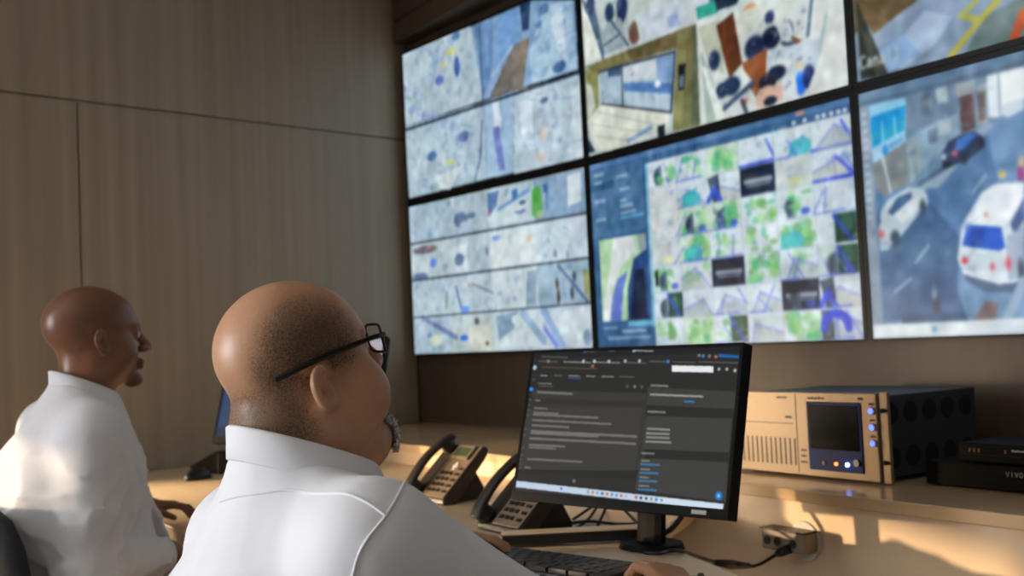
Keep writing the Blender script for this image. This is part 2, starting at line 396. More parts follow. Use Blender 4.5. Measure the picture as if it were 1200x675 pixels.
bm = bmesh.new(); slab(bm, [(-1.14, -.622), (4.2, -.622), (4.2, -.602), (-1.14, -.602)], .0, .808); bm_obj('riser_panel', bm, DESK, con)
for x in (-.9, .9, 2.15, 4.1):
    bm = bmesh.new(); y0 = -1.62 if x < 1 else -1.45
    if x > 3: y0 = -.66
    slab(bm, [(x, y0), (x+.03, y0), (x+.03, -.623), (x, -.623)], 0, .725 if x < 3 else .8); bm_obj('leg_panel', bm, DESK, con)

# pictures shown by the displays, in each screen's own 0..1 coordinates
FEED_LOBBY=[
('p',(170,190,200),[(-0.03,-0.016),(0.448,0.002),(0.499,0.493),(-0.008,0.498)]),
('m',3,[(120,140,200),(80,110,170),(140,160,215),(110,140,185)],14,0.075,[(-0.009,0.013),(0.239,0.017),(0.199,0.505),(0.014,0.484)]),
('m',4,[(190,205,205),(120,150,185),(150,175,195),(205,212,200)],14,0.06,[(0.2,-0.0),(0.465,0.02),(0.5,0.474),(0.18,0.478)]),
('e',(205,200,110),(0.317,0.11),0.03,0.018),
('e',(195,195,120),(0.272,0.175),0.017,0.014),
('e',(55,95,150),(0.35,0.223),0.018,0.066),
('e',(90,115,190),(0.238,0.268),0.027,0.032),
('e',(80,120,165),(0.351,0.026),0.025,0.027),
('p',(125,158,192),[(0.444,0.006),(0.786,0.005),(0.992,0.107),(0.993,0.502),(0.499,0.493)]),
('p',(95,130,175),[(0.465,0.02),(0.571,0.012),(0.558,0.327),(0.5,0.474),(0.487,0.279)]),
('p',(110,150,200),[(0.606,0.009),(0.714,0.006),(0.695,0.254),(0.575,0.333)]),
('p',(108,102,96),[(0.677,0.227),(0.764,0.215),(0.718,0.5),(0.531,0.495)]),
('p',(125,112,98),[(0.713,0.225),(0.761,0.219),(0.737,0.344),(0.691,0.362)]),
('p',(40,62,100),[(0.719,-0.001),(0.778,0.001),(0.763,0.166),(0.728,0.168)]),
('l',(150,180,205),0.012,[(0.557,0.364),(0.672,0.225)]),
('p',(160,190,210),[(0.845,0.07),(0.978,0.1),(0.99,0.492),(0.766,0.491),(0.757,0.317)]),
('p',(195,212,222),[(0.872,0.154),(0.933,0.113),(0.942,0.43),(0.895,0.34)]),
('e',(60,95,145),(0.905,0.449),0.032,0.034),
('e',(80,115,160),(0.844,0.087),0.024,0.032),
('e',(90,125,165),(0.811,0.16),0.018,0.022),
('m',5,[(100,140,185),(185,205,215),(130,165,200)],18,0.05,[(0.798,0.083),(0.991,0.124),(0.983,0.498),(0.766,0.482)]),
('p',(168,190,203),[(-0.008,0.498),(0.499,0.502),(0.497,0.985),(0.004,0.992)]),
('m',6,[(110,140,180),(130,155,190),(200,212,210),(90,120,170)],18,0.06,[(0.034,0.532),(0.479,0.543),(0.462,0.957),(0.037,0.969)]),
('p',(200,212,215),[(0.173,0.901),(0.367,0.854),(0.276,0.997),(0.228,0.985)]),
('e',(185,195,120),(0.287,0.822),0.03,0.017),
('e',(75,110,160),(0.169,0.748),0.032,0.032),
('e',(85,115,160),(0.374,0.681),0.036,0.035),
('l',(90,115,150),0.01,[(0.485,0.621),(0.467,0.844),(0.425,0.985)]),
('p',(150,180,205),[(0.499,0.502),(0.669,0.5),(0.649,0.988),(0.497,0.985)]),
('p',(200,215,225),[(0.551,0.512),(0.585,0.515),(0.594,0.695),(0.552,0.681)]),
('p',(110,125,190),[(0.544,0.679),(0.578,0.68),(0.604,0.957),(0.567,0.957)]),
('p',(175,196,208),[(0.669,0.5),(1.0,0.522),(1.001,0.998),(0.649,0.997)]),
('p',(205,220,232),[(0.69,0.581),(0.763,0.571),(0.756,0.927),(0.699,0.766)]),
('m',7,[(130,150,175),(200,205,200),(110,130,165),(160,180,195)],26,0.055,[(0.763,0.553),(0.987,0.568),(0.978,0.974),(0.683,0.961)]),
('e',(195,195,185),(0.808,0.801),0.027,0.042),
('e',(80,100,130),(0.823,0.611),0.021,0.017),
('e',(190,190,180),(0.795,0.93),0.036,0.028),
('p',(190,206,214),[(0.957,0.608),(0.997,0.606),(0.998,0.997),(0.956,0.985)]),
('m',61,[(96,132,178),(205,218,226),(120,150,190),(84,112,152),(180,200,214),(150,176,204)],16,0.045,[(-0.03,-0.016),(0.448,0.002),(0.499,0.493),(-0.008,0.498)]),
('m',62,[(92,128,172),(205,218,226),(118,150,188),(84,112,150),(190,205,205)],18,0.045,[(0.034,0.532),(0.479,0.543),(0.462,0.957),(0.037,0.969)]),
('m',63,[(92,128,172),(205,218,226),(118,150,188),(84,112,150)],14,0.045,[(0.668,0.518),(0.995,0.554),(0.985,0.976),(0.65,0.97)]),
('m',64,[(86,122,172),(170,196,220),(120,154,196)],10,0.05,[(0.8,0.048),(0.999,0.11),(0.983,0.489),(0.766,0.482)]),
('r',(30,44,62),0,0.508,1,0.528),
('r',(60,80,105),0.492,0,0.498,0.51)]
FEED_YARD=[
('r',(172,192,202),0,0,1,1),
('r',(160,182,198),0.0,0.01,0.25,0.25),
('m',20,[(104,138,178),(206,218,222),(126,156,188),(150,178,206),(86,116,152),(196,206,200)],10,0.04,[(0.01,0.02),(0.24,0.02),(0.24,0.24),(0.01,0.24)]),
('r',(165,184,196),0.25,0.01,0.5,0.25),
('m',21,[(104,138,178),(206,218,222),(126,156,188),(150,178,206),(86,116,152),(196,206,200)],10,0.04,[(0.26,0.02),(0.49,0.02),(0.49,0.24),(0.26,0.24)]),
('r',(178,196,206),0.5,0.01,0.75,0.25),
('m',22,[(104,138,178),(206,218,222),(126,156,188),(150,178,206),(86,116,152),(196,206,200)],10,0.04,[(0.51,0.02),(0.74,0.02),(0.74,0.24),(0.51,0.24)]),
('r',(135,162,190),0.75,0.01,1.0,0.25),
('m',23,[(104,138,178),(206,218,222),(126,156,188),(150,178,206),(86,116,152),(196,206,200)],10,0.04,[(0.76,0.02),(0.99,0.02),(0.99,0.24),(0.76,0.24)]),
('r',(182,198,204),0.0,0.26,0.25,0.5),
('m',24,[(104,138,178),(206,218,222),(126,156,188),(150,178,206),(86,116,152),(196,206,200)],10,0.04,[(0.01,0.27),(0.24,0.27),(0.24,0.49),(0.01,0.49)]),
('r',(180,196,205),0.25,0.26,0.5,0.5),
('m',25,[(104,138,178),(206,218,222),(126,156,188),(150,178,206),(86,116,152),(196,206,200)],10,0.04,[(0.26,0.27),(0.49,0.27),(0.49,0.49),(0.26,0.49)]),
('r',(196,210,215),0.5,0.26,0.75,0.5),
('m',26,[(104,138,178),(206,218,222),(126,156,188),(150,178,206),(86,116,152),(196,206,200)],10,0.04,[(0.51,0.27),(0.74,0.27),(0.74,0.49),(0.51,0.49)]),
('r',(190,206,216),0.75,0.26,1.0,0.5),
('m',27,[(104,138,178),(206,218,222),(126,156,188),(150,178,206),(86,116,152),(196,206,200)],10,0.04,[(0.76,0.27),(0.99,0.27),(0.99,0.49),(0.76,0.49)]),
('r',(172,192,203),0.0,0.51,0.25,0.75),
('m',28,[(104,138,178),(206,218,222),(126,156,188),(150,178,206),(86,116,152),(196,206,200)],10,0.04,[(0.01,0.52),(0.24,0.52),(0.24,0.74),(0.01,0.74)]),
('r',(178,196,206),0.25,0.51,0.5,0.75),
('m',29,[(104,138,178),(206,218,222),(126,156,188),(150,178,206),(86,116,152),(196,206,200)],10,0.04,[(0.26,0.52),(0.49,0.52),(0.49,0.74),(0.26,0.74)]),
('r',(190,206,212),0.5,0.51,0.75,0.75),
('m',30,[(104,138,178),(206,218,222),(126,156,188),(150,178,206),(86,116,152),(196,206,200)],10,0.04,[(0.51,0.52),(0.74,0.52),(0.74,0.74),(0.51,0.74)]),
('r',(150,175,192),0.75,0.51,1.0,0.75),
('m',31,[(104,138,178),(206,218,222),(126,156,188),(150,178,206),(86,116,152),(196,206,200)],10,0.04,[(0.76,0.52),(0.99,0.52),(0.99,0.74),(0.76,0.74)]),
('r',(165,186,202),0.0,0.76,0.25,1.0),
('m',32,[(104,138,178),(206,218,222),(126,156,188),(150,178,206),(86,116,152),(196,206,200)],10,0.04,[(0.01,0.77),(0.24,0.77),(0.24,0.99),(0.01,0.99)]),
('r',(182,196,196),0.25,0.76,0.5,1.0),
('m',33,[(104,138,178),(206,218,222),(126,156,188),(150,178,206),(86,116,152),(196,206,200)],10,0.04,[(0.26,0.77),(0.49,0.77),(0.49,0.99),(0.26,0.99)]),
('r',(180,198,206),0.5,0.76,0.75,1.0),
('m',34,[(104,138,178),(206,218,222),(126,156,188),(150,178,206),(86,116,152),(196,206,200)],10,0.04,[(0.51,0.77),(0.74,0.77),(0.74,0.99),(0.51,0.99)]),
('r',(185,202,212),0.75,0.76,1.0,1.0),
('m',35,[(104,138,178),(206,218,222),(126,156,188),(150,178,206),(86,116,152),(196,206,200)],10,0.04,[(0.76,0.77),(0.99,0.77),(0.99,0.99),(0.76,0.99)]),
('e',(90,112,145),(0.332,0.156),0.043,0.049),
('e',(160,182,196),(0.352,0.193),0.025,0.026),
('e',(95,115,145),(0.396,0.141),0.028,0.019),
('p',(190,206,212),[(0.49,0.18),(0.707,0.084),(0.732,0.23),(0.505,0.229)]),
('p',(75,110,160),[(0.497,0.024),(0.564,0.023),(0.544,0.118),(0.496,0.172)]),
('p',(110,150,195),[(0.56,0.122),(0.724,0.044),(0.731,0.072),(0.542,0.154)]),
('e',(190,80,90),(0.502,0.146),0.008,0.012),
('p',(60,110,170),[(0.632,0.039),(0.665,0.038),(0.662,0.091),(0.635,0.103)]),
('e',(70,95,130),(0.687,0.124),0.018,0.014),
('e',(100,130,165),(0.672,0.173),0.028,0.018),
('e',(205,215,220),(0.669,0.155),0.025,0.014),
('p',(95,165,90),[(0.736,0.065),(0.778,0.04),(0.792,0.174),(0.777,0.249),(0.733,0.213)]),
('e',(70,150,60),(0.765,0.098),0.021,0.052),
('e',(170,190,150),(0.776,0.214),0.015,0.024),
('p',(80,130,190),[(0.808,0.056),(0.819,0.025),(0.831,0.217),(0.808,0.229)]),
('p',(135,165,192),[(0.823,0.043),(0.919,0.025),(0.917,0.235),(0.808,0.238)]),
('p',(205,218,222),[(0.919,0.025),(0.982,0.021),(0.977,0.182),(0.914,0.201)]),
('p',(60,100,150),[(0.798,0.045),(0.811,0.044),(0.809,0.091),(0.798,0.097)]),
('e',(110,100,120),(0.096,0.307),0.078,0.028),
('e',(170,130,120),(0.136,0.294),0.028,0.012),
('e',(95,130,215),(0.148,0.404),0.023,0.03),
('e',(90,115,150),(0.059,0.481),0.052,0.024),
('p',(200,214,220),[(0.279,0.328),(0.371,0.306),(0.363,0.503),(0.281,0.501)]),
('e',(95,120,150),(0.314,0.407),0.029,0.041),
('p',(165,185,195),[(0.374,0.363),(0.483,0.354),(0.481,0.501),(0.372,0.498)]),
('e',(110,120,125),(0.482,0.381),0.008,0.029),
('p',(202,213,216),[(0.501,0.329),(0.713,0.314),(0.755,0.427),(0.691,0.486),(0.503,0.495)]),
('e',(205,190,170),(0.715,0.341),0.019,0.018),
('e',(120,160,210),(0.536,0.308),0.026,0.015),
('e',(120,140,160),(0.843,0.458),0.01,0.021),
('e',(120,150,185),(0.901,0.468),0.007,0.023),
('l',(100,120,150),0.012,[(0.287,0.578),(0.317,0.734)]),
('e',(95,140,225),(0.336,0.726),0.028,0.021),
('e',(190,150,130),(0.372,0.579),0.013,0.01),
('l',(120,135,150),0.008,[(0.387,0.572),(0.505,0.641)]),
('l',(110,130,100),0.01,[(0.23,0.61),(0.22,0.706)]),
('p',(140,165,185),[(0.696,0.54),(0.751,0.53),(0.726,0.753),(0.679,0.766)]),
('p',(150,178,196),[(0.766,0.532),(0.84,0.526),(0.831,0.763),(0.756,0.765)]),
('e',(70,60,50),(0.844,0.628),0.008,0.031),
('e',(75,60,45),(0.848,0.705),0.008,0.041),
('e',(60,72,92),(0.928,0.597),0.008,0.027),
('e',(65,75,90),(0.914,0.687),0.009,0.034),
('l',(90,110,150),0.012,[(0.855,0.528),(0.987,0.745)]),
('p',(150,155,110),[(0.969,0.57),(1.001,0.566),(1.001,0.746),(0.973,0.694)]),
('p',(190,205,212),[(0.77,0.809),(1.013,0.772),(1.011,0.991),(0.822,0.992)]),
('l',(110,130,215),0.016,[(0.774,0.878),(0.829,0.983)]),
('l',(140,170,205),0.03,[(0.771,0.775),(0.858,0.985)]),
('e',(120,145,170),(0.976,0.941),0.019,0.046),
('p',(120,148,172),[(0.516,0.788),(0.64,0.763),(0.612,0.867),(0.527,0.934)]),
('e',(190,205,210),(0.638,0.816),0.037,0.032),
('p',(200,213,218),[(0.525,0.97),(0.643,0.869),(0.706,0.873),(0.763,0.98)]),
('l',(140,165,195),0.03,[(0.663,0.782),(0.764,0.946)]),
('p',(196,202,190),[(0.349,0.85),(0.481,0.822),(0.491,0.987),(0.361,0.991)]),
('e',(50,110,215),(0.323,0.908),0.025,0.019),
('e',(95,105,110),(0.404,0.807),0.015,0.022),
('e',(95,75,70),(0.459,0.949),0.01,0.014),
('l',(110,130,170),0.02,[(0.067,0.761),(0.274,0.902)]),
('e',(100,135,185),(0.108,0.883),0.018,0.015),
('e',(200,210,196),(0.146,0.914),0.046,0.035),
('r',(40,52,66),0,0.247,1,0.262),
('r',(44,56,70),0,0.497,1,0.509),
('r',(46,58,72),0,0.747,1,0.758)]
FEED_OFFICE=[
('r',(180,195,195),0,0,1,1),
('p',(206,212,208),[(0,0),(0.5,0),(0.5,0.25),(0,0.3)]),
('p',(150,165,172),[(0,0.2),(0.18,0.12),(0.2,0.4),(0,0.45)]),
('p',(120,90,76),[(0.26,0.1),(0.33,0.08),(0.34,0.3),(0.27,0.32)]),
('p',(190,200,204),[(0.5,0),(1,0),(1,0.4),(0.5,0.5)]),
('p',(226,232,230),[(0.58,0.05),(0.78,0.02),(0.78,0.08),(0.58,0.11)]),
('p',(130,150,165),[(0.82,0.06),(0.97,0.04),(0.97,0.3),(0.84,0.32)]),
('p',(90,110,140),[(0.55,0.3),(0.66,0.26),(0.68,0.4),(0.56,0.44)]),
('p',(185,196,194),[(-0.007,0.148),(0.517,0.244),(0.501,0.502),(0.004,0.494)]),
('p',(70,95,120),[(0.019,0.148),(0.058,0.153),(0.106,0.475),(0.075,0.475)]),
('l',(60,85,115),0.01,[(0.007,0.127),(0.093,0.49)]),
('p',(210,216,208),[(0.002,0.181),(0.029,0.223),(0.087,0.481),(0.004,0.487)]),
('e',(50,70,100),(0.044,0.174),0.022,0.055),
('e',(40,60,95),(0.134,0.262),0.022,0.051),
('e',(35,50,85),(0.194,0.265),0.026,0.079),
('p',(150,165,170),[(0.076,0.316),(0.186,0.315),(0.215,0.477),(0.106,0.475)]),
('l',(60,80,100),0.008,[(0.102,0.425),(0.17,0.402)]),
('l',(70,85,105),0.008,[(0.138,0.305),(0.215,0.477)]),
('e',(112,82,72),(0.245,0.424),0.027,0.06),
('p',(186,198,206),[(0.25,0.333),(0.431,0.335),(0.486,0.489),(0.272,0.49)]),
('p',(150,170,200),[(0.385,0.414),(0.428,0.409),(0.446,0.481),(0.394,0.469)]),
('m',31,[(90,110,140),(200,210,210),(140,160,180)],14,0.03,[(0.019,0.161),(0.238,0.22),(0.215,0.477),(0.081,0.471)]),
('p',(118,114,72),[(0.003,0.5),(0.429,0.499),(0.516,0.503),(0.517,0.578),(0.064,0.575)]),
('p',(90,82,50),[(0.202,0.498),(0.424,0.502),(0.431,0.588),(0.223,0.56)]),
('p',(128,130,84),[(0.003,0.514),(0.065,0.555),(0.063,0.741),(0.003,0.789)]),
('p',(185,195,185),[(0.006,0.593),(0.03,0.617),(0.044,0.734),(0.003,0.803)]),
('p',(150,172,190),[(0.071,0.557),(0.414,0.599),(0.386,0.886),(0.076,0.732)]),
('p',(190,200,205),[(0.181,0.563),(0.334,0.59),(0.33,0.698),(0.177,0.655)]),
('p',(60,85,115),[(0.115,0.555),(0.175,0.56),(0.173,0.62),(0.113,0.602)]),
('p',(70,110,170),[(0.183,0.664),(0.329,0.717),(0.392,0.749),(0.39,0.799),(0.187,0.706)]),
('p',(165,185,200),[(0.18,0.711),(0.389,0.805),(0.381,0.878),(0.177,0.783)]),
('l',(40,55,70),0.006,[(0.181,0.563),(0.175,0.783)]),
('l',(50,64,80),0.008,[(0.071,0.557),(0.414,0.599)]),
('l',(50,60,70),0.01,[(0.413,0.599),(0.386,0.886)]),
('l',(50,60,70),0.008,[(0.076,0.735),(0.386,0.893)]),
('e',(215,225,225),(0.335,0.728),0.013,0.018),
('p',(120,150,190),[(0.334,0.596),(0.409,0.61),(0.398,0.738),(0.34,0.715)]),
('p',(206,210,198),[(-0.0,0.802),(0.076,0.739),(0.38,0.897),(0.366,0.981),(0.095,1.0),(0.034,0.967)]),
('l',(180,186,180),0.006,[(0.043,0.762),(0.351,0.951)]),
('l',(182,188,182),0.006,[(0.015,0.821),(0.295,0.97)]),
('l',(182,188,182),0.006,[(0.037,0.899),(0.249,0.995)]),
('l',(120,150,185),0.014,[(0.192,0.976),(0.297,0.938)]),
('p',(112,112,72),[(0.429,0.511),(0.496,0.506),(0.494,0.999),(0.387,0.988)]),
('p',(86,96,74),[(0.491,0.503),(0.515,0.515),(0.509,0.992),(0.464,0.989)]),
('p',(132,130,84),[(0.425,0.598),(0.461,0.602),(0.424,0.982),(0.392,0.984)]),
('p',(20,26,34),[(0.425,0.671),(0.456,0.674),(0.442,0.8),(0.419,0.798)]),
('p',(90,110,120),[(0.427,0.725),(0.447,0.727),(0.44,0.787),(0.424,0.787)]),
('p',(25,30,40),[(0.324,0.941),(0.357,0.94),(0.354,1.003),(0.325,1.0)]),
('p',(38,50,68),[(-0.007,0.877),(0.033,0.981),(-0.018,0.979)]),
('p',(195,204,200),[(0.506,0.498),(0.73,0.503),(1.02,0.559),(1.012,1.009),(0.499,0.995)]),
('p',(40,150,130),[(0.507,0.424),(0.578,0.424),(0.589,0.49),(0.511,0.488)]),
('p',(20,40,60),[(0.578,0.412),(0.68,0.441),(0.66,0.484),(0.585,0.482)]),
('p',(170,178,160),[(0.51,0.525),(0.588,0.526),(0.6,0.796),(0.537,0.685)]),
('p',(82,42,20),[(0.58,0.549),(0.644,0.516),(0.667,0.766),(0.617,0.816)]),
('p',(100,52,24),[(0.586,0.556),(0.611,0.543),(0.627,0.808),(0.616,0.803)]),
('e',(200,140,100),(0.704,0.536),0.024,0.03),
('p',(200,205,195),[(0.648,0.532),(0.729,0.526),(0.716,0.624),(0.67,0.661)]),
('e',(25,40,85),(0.768,0.603),0.016,0.031),
('p',(180,190,190),[(0.707,0.643),(0.743,0.614),(0.793,0.649),(0.723,0.685)]),
('e',(20,35,62),(0.77,0.695),0.033,0.05),
('e',(24,40,70),(0.712,0.715),0.035,0.057),
('e',(26,44,80),(0.832,0.702),0.011,0.051),
('p',(192,202,206),[(0.785,0.64),(0.834,0.658),(0.847,0.743),(0.806,0.735)]),
('e',(60,95,145),(0.845,0.77),0.019,0.022),
('l',(60,70,80),0.01,[(0.806,0.735),(0.868,0.797)]),
('p',(196,206,206),[(0.87,0.576),(1.015,0.588),(0.868,0.802)]),
('p',(210,216,214),[(0.909,0.596),(0.954,0.62),(0.916,0.796),(0.887,0.739)]),
('l',(70,100,120),0.01,[(0.905,0.594),(0.887,0.739)]),
('l',(140,190,190),0.008,[(0.947,0.681),(0.909,0.87)]),
('p',(128,66,30),[(0.666,0.765),(0.755,0.735),(0.746,0.857),(0.711,0.947),(0.679,0.864)]),
('p',(98,50,25),[(0.832,0.713),(0.87,0.753),(0.846,0.764)]),
('p',(180,195,206),[(0.749,0.778),(0.78,0.751),(0.925,0.768),(0.912,0.882),(0.863,0.916)]),
('p',(210,216,218),[(0.787,0.794),(0.835,0.827),(0.826,0.851),(0.781,0.826)]),
('p',(190,185,150),[(0.843,0.835),(0.87,0.851),(0.865,0.878),(0.84,0.862)]),
('e',(12,25,50),(0.78,0.859),0.032,0.034),
('p',(205,212,216),[(0.636,0.811),(0.669,0.796),(0.697,0.86),(0.659,0.915)]),
('e',(24,45,80),(0.623,0.854),0.033,0.044),
('e',(25,45,75),(0.587,0.863),0.022,0.036),
('e',(40,60,95),(0.565,0.709),0.021,0.048),
('e',(28,32,48),(0.75,0.887),0.03,0.038),
('e',(205,170,150),(0.747,0.932),0.03,0.029),
('e',(208,172,152),(0.721,0.956),0.014,0.041),
('e',(208,172,152),(0.787,0.947),0.016,0.04),
('e',(24,32,52),(0.755,0.975),0.023,0.022),
('e',(30,110,225),(0.856,0.936),0.017,0.052),
('e',(22,42,95),(0.883,0.919),0.02,0.054),
('p',(196,210,212),[(0.799,0.901),(0.841,0.885),(0.844,0.986),(0.795,0.99)]),
('p',(204,212,214),[(0.603,0.941),(0.66,0.904),(0.709,0.992),(0.619,1.001)]),
('l',(60,80,110),0.014,[(0.593,0.95),(0.697,0.871)]),
('e',(200,120,90),(0.669,0.945),0.01,0.013),
('l',(70,80,95),0.014,[(0.658,0.938),(0.673,1.002)]),
('p',(150,168,160),[(0.515,0.638),(0.536,0.709),(0.591,0.985),(0.524,0.997)]),
('p',(205,213,208),[(0.516,0.713),(0.535,0.733),(0.596,0.998),(0.562,0.999)]),
('p',(206,214,212),[(0.958,0.621),(1.013,0.629),(1.01,1.003),(0.868,0.995),(0.93,0.824)]),
('m',34,[(50,72,108),(200,208,208),(90,112,140),(214,218,214),(30,46,80)],40,0.022,[(0.675,0.545),(0.891,0.631),(0.878,0.944),(0.584,0.934)]),
('m',35,[(120,140,165),(60,80,115),(205,212,210)],18,0.02,[(0.076,0.58),(0.397,0.624),(0.376,0.87),(0.069,0.743)]),
('m',33,[(200,208,208),(60,85,120),(150,165,175),(30,45,75)],14,0.018,[(0.539,0.649),(0.593,0.733),(0.639,0.955),(0.583,0.958)])]
FEED_GRID=[
('r',(52,92,135),0,0,1,1),
('r',(78,118,162),0,0,1,0.03),
('r',(52,92,135),0,0.03,1,0.065),
('r',(66,106,145),0,0.04,0.25,0.4),
('r',(40,80,120),0.0,0.11,0.12,0.15),
('r',(140,166,192),0.02,0.055,0.07,0.07100000000000001),
('r',(140,166,192),0.02,0.1,0.06,0.116),
('r',(140,166,192),0.13,0.09,0.18,0.106),
('r',(140,166,192),0.14,0.16,0.19,0.176),
('r',(140,166,192),0.14,0.22,0.17,0.236),
('r',(140,166,192),0.14,0.25,0.2,0.266),
('r',(140,166,192),0.02,0.3,0.07,0.316),
('r',(140,166,192),0.14,0.285,0.21000000000000002,0.301),
('r',(140,166,192),0.02,0.2,0.07,0.21600000000000003),
('r',(92,156,196),0.14,0.31,0.25,0.325),
('r',(168,205,165),0.03,0.42,0.25,0.86),
('m',51,[(150,205,150),(200,214,205),(175,196,170),(215,215,210)],26,0.03,[(0.03,0.42),(0.24,0.42),(0.24,0.86),(0.03,0.86)]),
('p',(210,216,218),[(0.1,0.42),(0.19,0.42),(0.2,0.5),(0.13,0.58),(0.08,0.7),(0.06,0.86),(0.03,0.86),(0.05,0.7),(0.08,0.56)]),
('p',(92,110,190),[(0.16,0.6),(0.135,0.7),(0.12,0.86),(0.065,0.86),(0.08,0.74),(0.11,0.64)]),
('p',(30,66,115),[(0.19,0.54),(0.25,0.5),(0.25,0.86),(0.15,0.86),(0.155,0.7)]),
('p',(14,30,58),[(0.19,0.6),(0.235,0.6),(0.24,0.86),(0.165,0.86)]),
('p',(150,165,170),[(0.21,0.42),(0.25,0.42),(0.25,0.5),(0.22,0.52)]),
('r',(96,170,200),0.15,0.865,0.262,0.895),
('r',(140,165,190),0.03,0.89,0.1,0.9),
('r',(140,165,190),0.12,0.91,0.23,0.925),
('r',(120,150,182),0.05,0.945,0.25,0.96),
('r',(120,185,215),0.262,0.065,0.272,0.9),
('tile','wkg',100,(0.272,0.065,0.3933,0.1986)),
('tile','wgb',101,(0.3933,0.065,0.5146,0.1986)),
('tile','Gg',102,(0.5146,0.065,0.6359,0.1986)),
('tile','wB',103,(0.6359,0.065,0.7572,0.1986)),
('tile','wtb',104,(0.7572,0.065,0.8785,0.1986)),
('tile','Bs',105,(0.8785,0.065,0.9998,0.1986)),
('tile','o',106,(0.272,0.1986,0.3933,0.3322)),
('tile','bst',107,(0.3933,0.1986,0.5146,0.3322)),
('tile','sd',108,(0.5146,0.1986,0.6359,0.3322)),
('tile','K',109,(0.6359,0.1986,0.7572,0.3322)),
('tile','oy',110,(0.7572,0.1986,0.8785,0.3322)),
('tile','bsB',111,(0.8785,0.1986,0.9998,0.3322)),
('tile','o',112,(0.272,0.3322,0.3933,0.4658)),
('tile','Gbk',113,(0.3933,0.3322,0.5146,0.4658)),
('tile','Ggkb',114,(0.5146,0.3322,0.6359,0.4658)),
('tile','wG',115,(0.6359,0.3322,0.7572,0.4658)),
('tile','kwg',116,(0.7572,0.3322,0.8785,0.4658)),
('tile','wb',117,(0.8785,0.3322,0.9998,0.4658)),
('tile','oy',118,(0.272,0.4658,0.3933,0.5994)),
('tile','GtbW',119,(0.3933,0.4658,0.5146,0.5994)),
('tile','gbw',120,(0.5146,0.4658,0.6359,0.5994)),
('tile','Tg',121,(0.6359,0.4658,0.7572,0.5994)),
('tile','gGt',122,(0.7572,0.4658,0.8785,0.5994)),
('tile','wD',123,(0.8785,0.4658,0.9998,0.5994)),
('tile','wgk',124,(0.272,0.5994,0.3933,0.733)),
('tile','gws',125,(0.3933,0.5994,0.5146,0.733)),
('tile','K',126,(0.5146,0.5994,0.6359,0.733)),
('tile','gG',127,(0.6359,0.5994,0.7572,0.733)),
('tile','gwsb',128,(0.7572,0.5994,0.8785,0.733)),
('tile','Dkb',129,(0.8785,0.5994,0.9998,0.733)),
('tile','kDw',130,(0.272,0.733,0.3933,0.8666)),
('tile','s',131,(0.3933,0.733,0.5146,0.8666)),
('tile','sb',132,(0.5146,0.733,0.6359,0.8666)),
('tile','sb',133,(0.6359,0.733,0.7572,0.8666)),
('tile','wKk',134,(0.7572,0.733,0.8785,0.8666)),
('tile','sbd',135,(0.8785,0.733,0.9998,0.8666)),
('tile','wg',136,(0.272,0.8666,0.3933,1.0002)),
('tile','G',137,(0.3933,0.8666,0.5146,1.0002)),
('tile','gbDw',138,(0.5146,0.8666,0.6359,1.0002)),
('tile','s',139,(0.6359,0.8666,0.7572,1.0002)),
('tile','gG',140,(0.7572,0.8666,0.8785,1.0002)),
('tile','sbA',141,(0.8785,0.8666,0.9998,1.0002)),
('r',(10,16,24),0.283,0.62,0.295,0.7),
('r',(20,26,34),0.78,0.755,0.815,0.79),
('r',(205,214,222),0.82,0.04,0.832,0.06),
('r',(205,214,222),0.855,0.04,0.867,0.06),
('r',(205,214,222),0.895,0.04,0.907,0.06),
('r',(205,214,222),0.915,0.04,0.927,0.06),
('r',(205,214,222),0.938,0.04,0.95,0.06),
('r',(205,214,222),0.958,0.04,0.97,0.06),
('r',(205,214,222),0.978,0.04,0.99,0.06),
('r',(210,150,120),0.835,0.005,0.86,0.022)]
